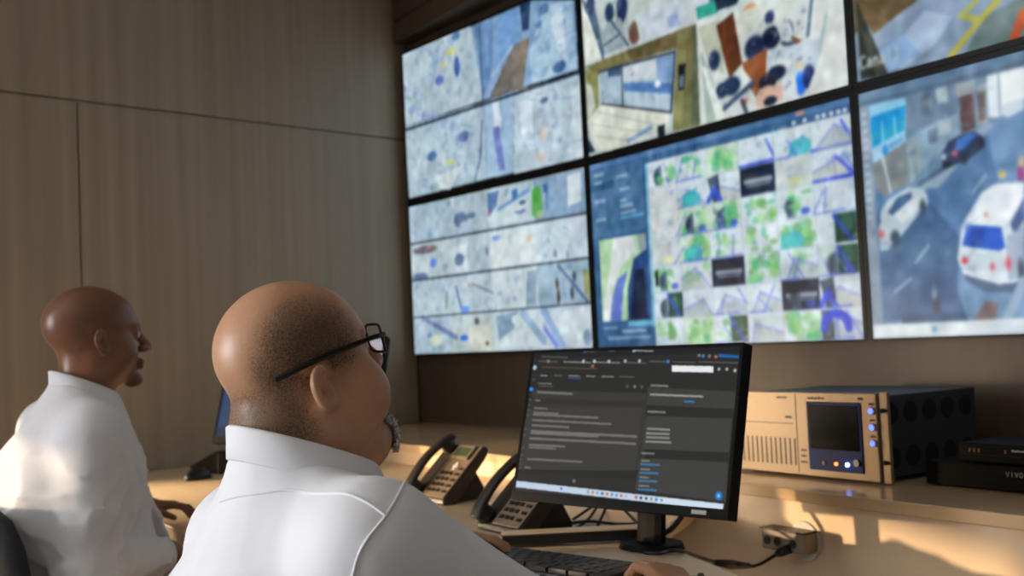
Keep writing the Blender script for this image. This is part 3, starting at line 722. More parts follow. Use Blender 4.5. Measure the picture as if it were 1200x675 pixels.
FEED_GARAGE=[
('r',(120,136,140),0,0,1,1),
('p',(96,84,66),[(0,0),(1,0),(1,0.3),(0.5,0.42),(0,0.8)]),
('p',(150,158,160),[(0.08,0.02),(0.3,0.02),(0.3,0.5),(0.1,0.7)]),
('p',(70,64,56),[(0.36,0.02),(0.42,0.02),(0.44,0.46),(0.38,0.5)]),
('p',(70,64,56),[(0.74,0.02),(0.8,0.02),(0.82,0.34),(0.76,0.34)]),
('p',(130,150,170),[(0,0.8),(0.5,0.42),(1,0.3),(1,1),(0,1)]),
('p',(176,170,80),[(0.44,1),(0.66,0.4),(0.672,0.4),(0.455,1)]),
('p',(176,170,80),[(0.72,1),(0.88,0.36),(0.89,0.36),(0.735,1)]),
('p',(176,170,80),[(0.3,0.6),(1,0.52),(1,0.535),(0.3,0.615)]),
('p',(104,84,56),[(0.014,0.663),(0.168,0.743),(0.052,0.825),(0.026,0.736)]),
('p',(88,72,48),[(0.014,0.663),(0.103,0.624),(0.174,0.747),(0.096,0.792)]),
('p',(38,46,40),[(0.01,0.662),(0.026,0.736),(0.088,1.002),(0.011,0.992)]),
('p',(60,64,52),[(0.011,0.761),(0.044,0.842),(0.081,0.999),(0.052,0.998)]),
('p',(130,150,175),[(0.051,0.846),(0.174,0.747),(0.414,0.757),(0.415,1.024),(0.084,1.001)]),
('p',(158,180,205),[(0.091,0.918),(0.186,0.794),(0.255,0.85),(0.213,0.931),(0.116,1.003)]),
('p',(100,120,120),[(0.328,0.886),(0.421,0.856),(0.415,1.024),(0.274,1.009)]),
('p',(135,165,205),[(0.063,0.905),(0.129,0.861),(0.172,0.954),(0.088,0.997)]),
('l',(176,170,70),0.014,[(0.242,1.001),(0.315,0.897),(0.359,0.843)]),
('l',(170,168,80),0.014,[(0.274,0.857),(0.315,0.897)]),
('l',(165,168,90),0.012,[(0.277,0.858),(0.312,0.819)]),
('l',(190,80,40),0.02,[(0.389,0.993),(0.401,0.951),(0.411,0.917)]),
('l',(46,52,50),0.012,[(0.087,1.007),(0.403,1.024)]),
('t', (175, 185, 190), 'Canal3', 0.012, 0.925, 0.018, 0.05)]
FEED_STREET=[
('r',(110,138,165),0,0,1,1),
('p',(214,224,230),[(0.3,0.03),(1,0.03),(1,0.16),(0.5,0.2),(0.3,0.16)]),
('p',(104,140,178),[(0.3,0.18),(0.62,0.16),(0.95,0.95),(0.3,0.95)]),
('p',(168,180,186),[(0.62,0.16),(0.7,0.15),(1,0.6),(1,0.95),(0.95,0.95)]),
('p',(140,150,158),[(0.66,0.05),(1,0.05),(1,0.6),(0.7,0.16)]),
('p',(96,110,126),[(0.74,0.08),(0.8,0.08),(0.81,0.2),(0.75,0.17)]),
('p',(96,110,126),[(0.86,0.09),(0.93,0.09),(0.95,0.3),(0.88,0.24)]),
('p',(120,84,76),[(0.96,0.2),(1,0.2),(1,0.52),(0.97,0.46)]),
('p',(52,62,88),[(0.56,0.36),(0.6,0.28),(0.66,0.28),(0.72,0.38),(0.73,0.5),(0.6,0.5)]),
('p',(90,130,190),[(0.6,0.3),(0.66,0.3),(0.69,0.37),(0.6,0.37)]),
('p',(170,186,200),[(0.52,0.4),(0.525,0.4),(0.6,0.8),(0.59,0.8)]),
('p',(84,124,164),[(0.036,-0.001),(0.408,-0.045),(0.365,1.001),(0.02,0.947)]),
('p',(104,136,162),[(0.128,0.0),(0.352,0.026),(0.344,0.217),(0.313,0.239),(0.158,0.427),(0.11,0.432)]),
('p',(132,160,180),[(0.119,0.225),(0.256,0.152),(0.252,0.251),(0.126,0.384)]),
('p',(100,122,146),[(0.127,0.018),(0.255,0.035),(0.25,0.167),(0.12,0.207)]),
('p',(150,165,172),[(0.12,0.243),(0.155,0.228),(0.155,0.357),(0.125,0.401)]),
('p',(84,100,122),[(0.162,0.066),(0.184,0.066),(0.183,0.143),(0.161,0.148)]),
('p',(170,186,196),[(0.201,0.047),(0.23,0.045),(0.23,0.117),(0.204,0.12)]),
('p',(90,108,128),[(0.176,0.209),(0.198,0.203),(0.198,0.259),(0.176,0.264)]),
('p',(165,180,188),[(0.203,0.184),(0.233,0.178),(0.233,0.237),(0.204,0.235)]),
('p',(150,158,160),[(0.248,0.032),(0.297,0.036),(0.292,0.133),(0.251,0.126)]),
('p',(96,70,70),[(0.255,0.11),(0.29,0.107),(0.289,0.239),(0.258,0.245)]),
('p',(150,162,168),[(0.296,0.085),(0.32,0.078),(0.319,0.224),(0.294,0.229)]),
('p',(112,98,88),[(0.298,0.11),(0.317,0.106),(0.314,0.215),(0.298,0.217)]),
('p',(212,222,228),[(0.322,0.03),(0.406,0.018),(0.399,0.173),(0.349,0.219),(0.32,0.208)]),
('p',(225,232,234),[(0.352,0.026),(0.406,0.01),(0.4,0.158),(0.35,0.187)]),
('l',(120,140,160),0.004,[(0.349,0.041),(0.346,0.218)]),
('p',(104,140,178),[(0.344,0.217),(0.399,0.173),(0.365,1.001),(0.068,0.95),(0.158,0.427),(0.313,0.239)]),
('p',(78,116,158),[(0.17,0.413),(0.313,0.255),(0.334,0.456),(0.248,0.599),(0.213,0.926),(0.057,0.914)]),
('p',(62,96,136),[(0.034,0.61),(0.167,0.48),(0.236,0.63),(0.222,0.827),(0.244,0.945),(0.033,0.93)]),
('l',(150,172,190),0.005,[(0.273,0.473),(0.306,0.416)]),
('l',(150,172,190),0.005,[(0.124,0.713),(0.16,0.65)]),
('l',(140,165,185),0.006,[(0.067,0.818),(0.11,0.771)]),
('p',(140,160,180),[(0.147,0.424),(0.314,0.223),(0.333,0.237),(0.191,0.435)]),
('l',(70,96,126),0.01,[(0.148,0.407),(0.215,0.361)]),
('e',(150,175,200),(0.374,0.196),0.028,0.022),
('p',(190,205,215),[(0.345,0.201),(0.36,0.171),(0.4,0.166),(0.398,0.205),(0.363,0.224)]),
('p',(140,196,226),[(0.026,0.046),(0.126,0.061),(0.12,0.199),(0.026,0.24)]),
('p',(20,140,205),[(0.029,0.105),(0.124,0.09),(0.122,0.156),(0.028,0.177)]),
('p',(28,150,190),[(0.031,0.178),(0.12,0.138),(0.118,0.186),(0.028,0.232)]),
('l',(150,205,228),0.004,[(0.06,0.134),(0.06,0.224)]),
('l',(150,205,228),0.004,[(0.093,0.124),(0.093,0.207)]),
('p',(150,190,215),[(0.026,0.24),(0.12,0.199),(0.121,0.234),(0.029,0.295)]),
('e',(35,130,205),(0.064,0.253),0.008,0.025),
('l',(90,150,205),0.01,[(0.079,0.238),(0.107,0.221)]),
('p',(120,128,132),[(0.029,0.295),(0.118,0.233),(0.12,0.4),(0.054,0.436),(0.031,0.394)]),
('l',(180,196,205),0.006,[(0.055,0.267),(0.072,0.422)]),
('p',(40,54,86),[(0.203,0.32),(0.224,0.267),(0.257,0.249),(0.288,0.25),(0.307,0.277),(0.308,0.311),(0.263,0.354),(0.21,0.364)]),
('p',(60,110,190),[(0.246,0.266),(0.274,0.252),(0.292,0.261),(0.26,0.307),(0.237,0.305)]),
('e',(26,32,50),(0.26,0.345),0.007,0.018),
('e',(28,36,54),(0.301,0.297),0.006,0.016),
('e',(200,90,110),(0.238,0.317),0.007,0.01),
('p',(180,195,210),[(0.206,0.312),(0.217,0.311),(0.216,0.332),(0.206,0.334)]),
('e',(22,30,48),(0.219,0.355),0.012,0.01),
('p',(176,192,204),[(0.036,0.503),(0.065,0.447),(0.119,0.413),(0.158,0.43),(0.166,0.489),(0.143,0.518),(0.081,0.618),(0.035,0.646)]),
('p',(48,82,122),[(0.061,0.5),(0.089,0.444),(0.126,0.433),(0.125,0.457),(0.072,0.514)]),
('p',(206,216,222),[(0.08,0.513),(0.128,0.463),(0.163,0.449),(0.165,0.48),(0.096,0.551)]),
('e',(50,70,95),(0.076,0.609),0.013,0.035),
('e',(56,74,98),(0.152,0.497),0.008,0.029),
('e',(185,90,100),(0.04,0.581),0.008,0.016),
('p',(70,100,135),[(0.03,0.493),(0.042,0.478),(0.04,0.54),(0.029,0.555)]),
('p',(150,170,185),[(0.034,0.61),(0.07,0.616),(0.057,0.649),(0.035,0.649)]),
('p',(205,216,222),[(0.228,0.712),(0.243,0.59),(0.293,0.478),(0.324,0.453),(0.387,0.463),(0.373,0.813),(0.319,0.819),(0.24,0.772)]),
('p',(222,230,234),[(0.293,0.486),(0.329,0.458),(0.387,0.467),(0.385,0.517),(0.337,0.617),(0.264,0.586)]),
('p',(24,82,190),[(0.241,0.664),(0.256,0.588),(0.332,0.613),(0.338,0.689),(0.324,0.698)]),
('p',(16,60,160),[(0.253,0.666),(0.266,0.603),(0.298,0.609),(0.285,0.68)]),
('p',(186,200,210),[(0.233,0.696),(0.334,0.704),(0.335,0.777),(0.241,0.747)]),
('p',(64,92,140),[(0.352,0.604),(0.385,0.517),(0.382,0.595),(0.36,0.653)]),
('p',(150,165,185),[(0.341,0.65),(0.381,0.618),(0.374,0.798),(0.339,0.809)]),
('e',(50,60,80),(0.369,0.781),0.007,0.044),
('e',(200,60,80),(0.245,0.721),0.008,0.013),
('e',(200,60,90),(0.307,0.752),0.005,0.013),
('e',(206,70,90),(0.342,0.746),0.006,0.022),
('e',(215,90,60),(0.3,0.561),0.003,0.006),
('p',(70,95,125),[(0.24,0.772),(0.319,0.819),(0.373,0.813),(0.371,0.853),(0.288,0.843),(0.245,0.797)]),
('e',(196,200,80),(0.342,0.424),0.007,0.013),
('e',(226,120,80),(0.342,0.421),0.003,0.005),
('p',(150,60,120),[(0.376,0.407),(0.39,0.399),(0.388,0.454),(0.374,0.458)]),
('p',(190,170,140),[(0.38,0.373),(0.391,0.368),(0.39,0.41),(0.378,0.407)]),
('e',(60,66,80),(0.172,0.889),0.008,0.051),
('e',(150,170,185),(0.167,0.83),0.006,0.023),
('p',(116,100,104),[(0.254,0.946),(0.287,0.875),(0.316,0.886),(0.304,0.95)]),
('p',(50,84,122),[(0.081,0.916),(0.16,0.905),(0.235,0.912),(0.243,0.953),(0.079,0.947)]),
('l',(140,165,185),0.02,[(0.328,0.955),(0.373,0.813)]),
('m',71,[(70,100,140),(120,150,180),(150,172,190),(90,120,155)],30,0.03,[(0.127,0.035),(0.321,0.062),(0.313,0.239),(0.112,0.433)]),
('m',72,[(60,96,140),(96,132,172),(110,146,186)],26,0.03,[(0.17,0.413),(0.343,0.249),(0.247,0.863),(0.034,0.912)]),
('r',(95,122,150),0,0,1,0.035),
('r',(80,104,130),0,0.035,1,0.055),
('r',(128,146,166),0,0.055,0.028,0.94),
('r',(212,222,230),0,0.945,1,1),
('r',(120,180,220),0.155,0.96,0.168,0.985),
('r',(165,180,192),0.006,0.08,0.02,0.095),
('r',(165,180,192),0.006,0.115,0.02,0.13),
('r',(165,180,192),0.006,0.15000000000000002,0.02,0.165),
('r',(165,180,192),0.006,0.185,0.02,0.2),
('r',(165,180,192),0.006,0.22000000000000003,0.02,0.23500000000000001),
('r',(165,180,192),0.006,0.255,0.02,0.27),
('r',(165,180,192),0.006,0.29000000000000004,0.02,0.30500000000000005),
('r',(165,180,192),0.006,0.325,0.02,0.34),
('r',(165,180,192),0.006,0.36000000000000004,0.02,0.375),
('r',(165,180,192),0.006,0.3950000000000001,0.02,0.41000000000000003),
('r',(165,180,192),0.006,0.43000000000000005,0.02,0.44500000000000006),
('r',(165,180,192),0.006,0.465,0.02,0.48),
('r',(165,180,192),0.006,0.5,0.02,0.515)]
DESKTOP=[
('r',(38,38,36),0,0,1,1),
('r',(28,29,30),0,0,1,0.04),
('p',(52,51,48),[(0.038,0.279),(0.608,0.311),(0.635,0.793),(-0.013,0.849)]),
('p',(54,53,50),[(0.021,0.269),(0.607,0.296),(0.608,0.342),(0.019,0.326)]),
('p',(46,45,43),[(0.014,0.333),(0.606,0.354),(0.604,0.392),(0.012,0.375)]),
('p',(58,57,53),[(0.006,0.411),(0.598,0.389),(0.594,0.808),(-0.013,0.849)]),
('p',(58,58,55),[(0.611,0.257),(0.997,0.284),(1.0,0.393),(0.613,0.373)]),
('p',(60,60,56),[(0.619,0.444),(0.992,0.452),(0.993,0.66),(0.616,0.663)]),
('p',(60,60,57),[(0.614,0.723),(0.991,0.718),(1.0,0.956),(0.603,0.927)]),
('p',(44,43,41),[(-0.015,0.853),(0.601,0.871),(0.601,0.936),(-0.015,0.922)]),
('p',(190,208,226),[(-0.011,0.928),(0.99,0.968),(0.989,1.009),(-0.012,0.973)]),
('p',(205,220,234),[(0.711,0.962),(0.99,0.971),(0.989,1.007),(0.709,0.999)]),
('p',(228,232,234),[(0.711,0.112),(0.894,0.123),(0.897,0.164),(0.714,0.154)]),
('p',(24,92,168),[(0.91,0.043),(0.996,0.058),(0.997,0.076),(0.912,0.066)]),
('e',(24,120,205),(0.967,0.923),0.015,0.026),
('e',(150,200,230),(0.967,0.923),0.005,0.011),
('e',(40,130,215),(0.012,0.266),0.012,0.015),
('e',(160,190,205),(0.015,0.107),0.01,0.018),
('p',(30,100,180),[(0.204,0.184),(0.276,0.189),(0.276,0.195),(0.205,0.19)]),
('e',(90,120,220),(0.246,0.958),0.007,0.009),
('e',(130,150,170),(0.383,0.964),0.006,0.01),
('e',(230,120,60),(0.406,0.965),0.006,0.01),
('e',(90,160,210),(0.429,0.966),0.006,0.009),
('e',(70,100,130),(0.453,0.967),0.007,0.009),
('e',(220,110,70),(0.477,0.968),0.007,0.009),
('e',(80,130,210),(0.5,0.969),0.006,0.009),
('e',(90,150,200),(0.522,0.97),0.006,0.009),
('e',(225,100,60),(0.544,0.971),0.006,0.009),
('e',(170,180,190),(0.566,0.971),0.006,0.01),
('e',(190,80,60),(0.614,0.973),0.006,0.009),
('e',(40,50,60),(0.636,0.974),0.006,0.009),
('e',(60,70,80),(0.66,0.975),0.006,0.009),
('e',(130,130,80),(0.683,0.976),0.005,0.009),
('e',(50,120,220),(0.706,0.977),0.006,0.009),
('e',(130,150,170),(0.729,0.978),0.006,0.009),
('p',(84,83,80),[(0.049,-0.017),(0.106,-0.012),(0.107,-0.003),(0.05,-0.008)]),
('p',(84,83,80),[(0.154,-0.012),(0.205,-0.007),(0.206,0.001),(0.155,-0.003)]),
('p',(84,83,80),[(0.264,-0.006),(0.332,-0.0),(0.333,0.008),(0.264,0.002)]),
('p',(84,83,80),[(0.396,-0.005),(0.431,-0.002),(0.432,0.008),(0.397,0.005)]),
('p',(140,150,150),[(0.521,-0.001),(0.619,0.008),(0.62,0.018),(0.522,0.009)]),
('p',(84,83,80),[(0.044,0.021),(0.19,0.033),(0.191,0.043),(0.045,0.032)]),
('p',(84,83,80),[(0.031,0.055),(0.137,0.063),(0.139,0.074),(0.032,0.066)]),
('p',(120,120,116),[(0.169,0.064),(0.317,0.075),(0.318,0.086),(0.17,0.075)]),
('p',(120,120,116),[(0.331,0.072),(0.464,0.082),(0.465,0.092),(0.332,0.082)]),
('p',(84,83,80),[(0.478,0.079),(0.591,0.088),(0.592,0.098),(0.479,0.089)]),
('p',(84,83,80),[(0.604,0.076),(0.685,0.082),(0.686,0.092),(0.604,0.086)]),
('p',(84,83,80),[(0.712,0.085),(0.816,0.093),(0.816,0.101),(0.712,0.092)]),
('p',(84,83,80),[(0.828,0.088),(0.995,0.101),(0.995,0.11),(0.829,0.097)]),
('p',(86,70,58),[(0.052,0.1),(0.351,0.12),(0.351,0.129),(0.053,0.109)]),
('p',(124,122,116),[(0.051,0.161),(0.091,0.163),(0.092,0.174),(0.052,0.172)]),
('p',(84,83,80),[(0.127,0.162),(0.174,0.165),(0.175,0.176),(0.128,0.173)]),
('p',(124,122,116),[(0.207,0.166),(0.268,0.17),(0.269,0.18),(0.208,0.177)]),
('p',(124,122,116),[(0.3,0.17),(0.348,0.173),(0.349,0.183),(0.301,0.18)]),
('p',(124,122,116),[(0.379,0.174),(0.443,0.178),(0.444,0.188),(0.38,0.184)]),
('p',(84,83,80),[(0.469,0.177),(0.543,0.182),(0.544,0.192),(0.47,0.187)]),
('p',(124,122,116),[(0.045,0.22),(0.122,0.223),(0.122,0.232),(0.046,0.228)]),
('p',(84,83,80),[(0.05,0.239),(0.131,0.243),(0.132,0.251),(0.051,0.247)]),
('p',(112,110,103),[(0.046,0.279),(0.243,0.293),(0.244,0.309),(0.048,0.296)]),
('p',(112,110,103),[(0.041,0.341),(0.071,0.343),(0.072,0.355),(0.043,0.354)]),
('p',(112,110,103),[(0.043,0.398),(0.116,0.402),(0.117,0.414),(0.044,0.411)]),
('p',(112,110,103),[(0.041,0.43),(0.179,0.436),(0.18,0.448),(0.042,0.442)]),
('p',(112,110,103),[(0.039,0.444),(0.388,0.458),(0.389,0.472),(0.041,0.458)]),
('p',(112,110,103),[(0.04,0.484),(0.457,0.499),(0.458,0.512),(0.042,0.498)]),
('p',(112,110,103),[(0.041,0.521),(0.245,0.528),(0.247,0.542),(0.042,0.536)]),
('p',(112,110,103),[(0.04,0.562),(0.586,0.575),(0.587,0.591),(0.042,0.579)]),
('p',(112,110,103),[(0.04,0.578),(0.399,0.586),(0.401,0.599),(0.042,0.592)]),
('p',(112,110,103),[(0.039,0.615),(0.585,0.623),(0.587,0.638),(0.041,0.631)]),
('p',(112,110,103),[(0.041,0.661),(0.238,0.663),(0.24,0.677),(0.042,0.676)]),
('p',(112,110,103),[(0.043,0.681),(0.191,0.682),(0.192,0.694),(0.044,0.693)]),
('p',(112,110,103),[(0.04,0.763),(0.335,0.761),(0.336,0.774),(0.042,0.777)]),
('p',(112,110,103),[(0.034,0.824),(0.066,0.824),(0.068,0.836),(0.035,0.837)]),
('p',(124,122,116),[(0.623,0.237),(0.705,0.242),(0.706,0.255),(0.624,0.25)]),
('p',(150,150,145),[(0.625,0.297),(0.863,0.31),(0.864,0.323),(0.626,0.31)]),
('p',(50,110,180),[(0.782,0.342),(0.828,0.344),(0.829,0.357),(0.783,0.355)]),
('p',(124,122,116),[(0.622,0.41),(0.704,0.413),(0.705,0.427),(0.623,0.424)]),
('p',(140,138,132),[(0.628,0.523),(0.733,0.525),(0.734,0.538),(0.629,0.536)]),
('p',(140,138,132),[(0.627,0.552),(0.733,0.553),(0.734,0.566),(0.628,0.565)]),
('p',(138,135,130),[(0.628,0.578),(0.735,0.579),(0.736,0.592),(0.629,0.591)]),
('p',(138,135,130),[(0.627,0.606),(0.744,0.607),(0.745,0.62),(0.628,0.62)]),
('p',(124,122,116),[(0.616,0.684),(0.675,0.683),(0.675,0.694),(0.617,0.695)]),
('p',(124,122,116),[(0.619,0.733),(0.657,0.732),(0.658,0.743),(0.619,0.744)]),
('p',(60,115,165),[(0.616,0.754),(0.703,0.752),(0.704,0.765),(0.617,0.767)]),
('p',(124,122,116),[(0.619,0.787),(0.661,0.786),(0.662,0.797),(0.62,0.798)]),
('p',(60,115,165),[(0.617,0.809),(0.702,0.806),(0.703,0.819),(0.618,0.822)]),
('p',(124,122,116),[(0.619,0.839),(0.66,0.838),(0.661,0.849),(0.62,0.85)]),
('p',(60,115,165),[(0.617,0.861),(0.701,0.857),(0.702,0.87),(0.618,0.874)]),
('p',(124,122,116),[(0.619,0.893),(0.667,0.891),(0.668,0.902),(0.62,0.904)]),
('p',(60,115,165),[(0.618,0.917),(0.702,0.912),(0.703,0.925),(0.619,0.929)]),
('e',(84,83,80),(0.018,0.194),0.006,0.008),
('e',(84,83,80),(0.015,0.343),0.006,0.009),
('e',(84,83,80),(0.014,0.382),0.006,0.008),
('e',(84,83,80),(0.014,0.418),0.005,0.008),
('e',(84,83,80),(0.013,0.456),0.006,0.008),
('e',(84,83,80),(0.011,0.555),0.006,0.008),
('e',(84,83,80),(0.01,0.601),0.006,0.009),
('e',(84,83,80),(0.009,0.691),0.005,0.009),
('e',(84,83,80),(0.008,0.744),0.006,0.008),
('e',(84,83,80),(0.007,0.775),0.006,0.008),
('e',(84,83,80),(0.007,0.806),0.005,0.008),
('e',(84,83,80),(0.006,0.833),0.006,0.008),
('e',(170,172,170),(0.919,0.142),0.006,0.011),
('e',(170,172,170),(0.952,0.143),0.006,0.011),
('e',(190,190,188),(0.986,0.153),0.006,0.011),
('e',(84,83,80),(0.513,0.248),0.007,0.012),
('e',(124,122,116),(0.549,0.251),0.007,0.011),
('e',(84,83,80),(0.583,0.253),0.007,0.012),
('e',(124,122,116),(0.828,0.051),0.007,0.011),
('e',(60,120,190),(0.846,0.055),0.007,0.012),
('e',(124,122,116),(0.873,0.057),0.006,0.011),
('e',(170,110,70),(0.901,0.062),0.007,0.011),
('e',(170,190,200),(0.277,0.069),0.007,0.013),
('e',(170,190,200),(0.334,0.071),0.008,0.013),
('e',(160,185,190),(0.408,0.074),0.008,0.012),
('e',(150,180,160),(0.489,0.075),0.007,0.012),
('e',(160,185,190),(0.558,0.077),0.007,0.012),
('e',(60,120,210),(0.692,0.086),0.007,0.012),
('e',(60,120,200),(0.279,-0.006),0.008,0.013),
('e',(124,122,116),(0.086,0.062),0.008,0.013),
('e',(150,170,180),(0.526,0.006),0.007,0.012),
('e',(120,120,115),(0.306,0.9),0.008,0.012),
('e',(150,100,60),(0.328,0.106),0.008,0.012)]
DESKTOP_FAR=[
('r',(38,62,98),0,0,1,1),
('r',(30,52,88),0,0.0,0.4,0.25),
('r',(170,175,185),0.78,0,1,0.45),
('r',(196,190,198),0.8,0.03,1,0.2),
('r',(120,140,165),0.78,0.25,0.98,0.45),
('r',(60,75,100),0.45,0.1,0.75,0.6),
('r',(30,44,70),0.0,0.9,1,1)]

# ---------------------------------------------------------------- video wall: six display panels
def wall_panel(col, row, prims, label, dark=False):
    xl = {1: -GX-W, 2: GX, 3: 3*GX+W}[col]; zc = ZG + (GZ+H/2 if row else -GZ-H/2); xc = xl+W/2
    if col == 1: loc = (xc*math.cos(HINGE), xc*math.sin(HINGE), zc); rz = HINGE
    else: loc = (xc, 0, zc); rz = 0
    t = empty('wall_display', loc, rz, label, 'screen', 'video wall displays')
    e = .0008; bx, bz = W/2+GX-e, H/2+GZ-e
    lx = W/2+.006 if col == 1 else bx
    if col == 1 : rx = bx-.0012
    else: rx = bx
    tz = H/2+.008 if row else bz; lz = bz if row else H/2+.006
    bm = bmesh.new(); d0, d1 = .0005, .018
    for a, b, c, d in ((-lx, -W/2, -lz, tz), (W/2, rx, -lz, tz), (-W/2, W/2, H/2, tz), (-W/2, W/2, -lz, -H/2)): box(bm, a, b, -d0-.003, d1, c, d)
    bm_obj('bezel', bm, BEZEL, t)
    bm = bmesh.new(); box(bm, -lx+.01, rx-.01, .004, .042, -lz+.01, tz-.01); bm_obj('housing', bm, BLACK, t)
    display('display', prims, W, H, SCR, t)
wall_panel(1, 1, FEED_LOBBY, 'top left screen of the video wall showing four pale bluish camera views')
wall_panel(1, 0, FEED_YARD, 'bottom left screen of the video wall showing a four by four grid of pale views')
wall_panel(2, 1, FEED_OFFICE, 'top middle screen of the video wall showing office rooms with a brown door')
wall_panel(2, 0, FEED_GRID, 'bottom middle screen of the video wall with dozens of small green and blue thumbnails')
wall_panel(3, 1, FEED_GARAGE, 'top right screen of the video wall showing a garage floor with yellow lines')
wall_panel(3, 0, FEED_STREET, 'bottom right screen of the video wall showing a street with a white van')

# ---------------------------------------------------------------- desk monitors
def monitor(loc, yaw, tilt, w, h, prims, label, foot, res, gain=1.0, plate='flat', floor_z=.76):
    t = empty('desk_monitor', (foot[0], foot[1], floor_z), 0, label, 'monitor', 'desk monitors')
    B = Vector((foot[0], foot[1], floor_z))
    Xv = Vector((math.cos(yaw), math.sin(yaw), 0)); N = Vector((math.sin(yaw), -math.cos(yaw), 0))
    Uv = Vector((0, 0, 1))*math.cos(tilt) - N*math.sin(tilt); Fv = Xv.cross(Uv)   # Fv points to the viewer side
    c = Vector(loc)-B
    M = Matrix(((Xv.x, -Fv.x, Uv.x, c.x), (Xv.y, -Fv.y, Uv.y, c.y), (Xv.z, -Fv.z, Uv.z, c.z), (0, 0, 0, 1)))
    l, tp, r, b = .007, .007, .007, .018
    x0, x1, z0, z1 = -w/2, w/2, -h/2, h/2
    bm = bmesh.new()
    box(bm, x0, x1, .004, .030, z0, z1, M)
    for q in ((x0, x0+l, z0, z1), (x1-r, x1, z0, z1), (x0+l, x1-r, z1-tp, z1), (x0+l, x1-r, z0, z0+b)): box(bm, q[0], q[1], -.001, .004, q[2], q[3], M)
    box(bm, -w*.3, w*.3, .030, .055, -h*.3, h*.3, M)
    bm_obj('casing', bm, CASE, t)
    d = display('display', prims, w-l-r, h-tp-b, SCRM, t, res=res, blur=1, gain=gain, grain=0)
    d.matrix_local = M @ Matrix.Translation(((l-r)/2, .0005, (b-tp)/2))
    bm = bmesh.new(); box(bm, w*.355, w*.415, -.0018, -.001, -h/2+.005, -h/2+.0125, M); bm_obj('badge', bm, GREY_TXT, t)
    # stand
    bm = bmesh.new()
    top = M @ Vector((0, .06, -.02)); ft = Vector((0, 0, .012))
    tube(bm, [ft, ft*.5+top*.5+Vector((0, .02, 0)), top], .035, 12, ratio=.45, upv=Xv)
    cyl(bm, M @ Vector((0, .05, -.02)), M @ Vector((0, .075, -.02)), .04)
    bm_obj('stand_column', bm, CASE, t)
    bm = bmesh.new()
    S = Matrix.Rotation(yaw, 4, 'Z')
    n = 28; A = [bm.verts.new(S @ Vector((.072*math.cos(a), .0+.058*math.sin(a), 0))) for a in [2*math.pi*i/n for i in range(n)]]
    Bv = [bm.verts.new(S @ Vector((.068*math.cos(a), .0+.054*math.sin(a), .012))) for a in [2*math.pi*i/n for i in range(n)]]
    for i in range(n): bm.faces.new((A[i], A[(i+1) % n], Bv[(i+1) % n], Bv[i]))
    bm.faces.new(A[::-1]); bm.faces.new(Bv)
    bm_obj('stand_base', bm, CASE, t)
    return t
monitor((1.513, -1.107, 1.012), .221, .264, .54, .325, DESKTOP, 'large black monitor with dark email window on the desk before the man with glasses', (1.50, -1.03), (420, 236))
monitor((.096, -1.212, 1.075), .681, .383, .54, .325, DESKTOP_FAR, 'black monitor with blue screen mostly hidden behind the head of the man with glasses', (-.0, -1.08), (160, 90))

# ---------------------------------------------------------------- rack recorder and boxes on the shelf
rk = empty('rack_recorder', (1.412, -.46, .835), 0, 'champagne fronted rack unit with small black screen and blue lights on the shelf', 'recorder')
bm = bmesh.new(); box(bm, -.232, .210, .006, .36, .012, .196); bm_obj('chassis', bm, RACKB, rk, bevel=.002)
bm = bmesh.new(); box(bm, -.245, .2155, -.012, .006, .006, .203); bm_obj('front_panel', bm, ALU, rk, bevel=.002)
bm = bmesh.new(); box(bm, .2185, .241, -.006, .004, .004, .206); bm_obj('rack_ear', bm, ALU, rk, bevel=.002)
bm = bmesh.new(); box(bm, -.268, -.248, -.006, .004, .004, .206); bm_obj('rack_ear', bm, ALU, rk, bevel=.002)
for z in (.05, .165):
    bm = bmesh.new(); cyl(bm, (.229, -.006, z), (.229, -.011, z), .005); box(bm, .229, .2405, -.0075, -.0045, z-.003, z+.003); bm_obj('screw', bm, HOLE, rk)
bm = bmesh.new(); box(bm, .016, .173, -.0155, -.012, .022, .182); bm_obj('bay', bm, NAVY, rk, bevel=.002)
bm = bmesh.new(); box(bm, .023, .166, -.0175, -.0155, .072, .175); bm_obj('screen', bm, GLASSD, rk)
for x, m_ in ((.062, LED_A), (.098, LED_O), (.130, LED_W)):
    bm = bmesh.new(); cyl(bm, (x, -.0155, .040), (x, -.019, .040), .0042, n=12); bm_obj('indicator', bm, m_, rk)
bm = bmesh.new(); cyl(bm, (.158, -.0155, .046), (.158, -.021, .046), .008); bm_obj('knob', bm, METAL, rk)
for z in (.164, .128, .092):
    bm = bmesh.new(); cyl(bm, (.204, -.012, z), (.204, -.017, z), .0085, n=16); b_ = bm_obj('button', bm, ALU, rk)
    bm = bmesh.new(); cyl(bm, (.204, -.0165, z), (.204, -.0185, z), .0062, n=14); bm_obj('button_light', bm, LED_B, b_)
bm = bmesh.new()
for k in range(14): x = -.232+.0155*k; box(bm, x, x+.0045, -.0128, -.0118, .028, .092)
bm_obj('vent_slots', bm, DARK_TXT, rk)
bm = bmesh.new(); box(bm, -.235, -.03, -.0126, -.0119, .1265, .1285); box(bm, -.0205, -.0185, -.0126, -.0119, .01, .198)
bm_obj('panel_joint', bm, DARK_TXT, rk)
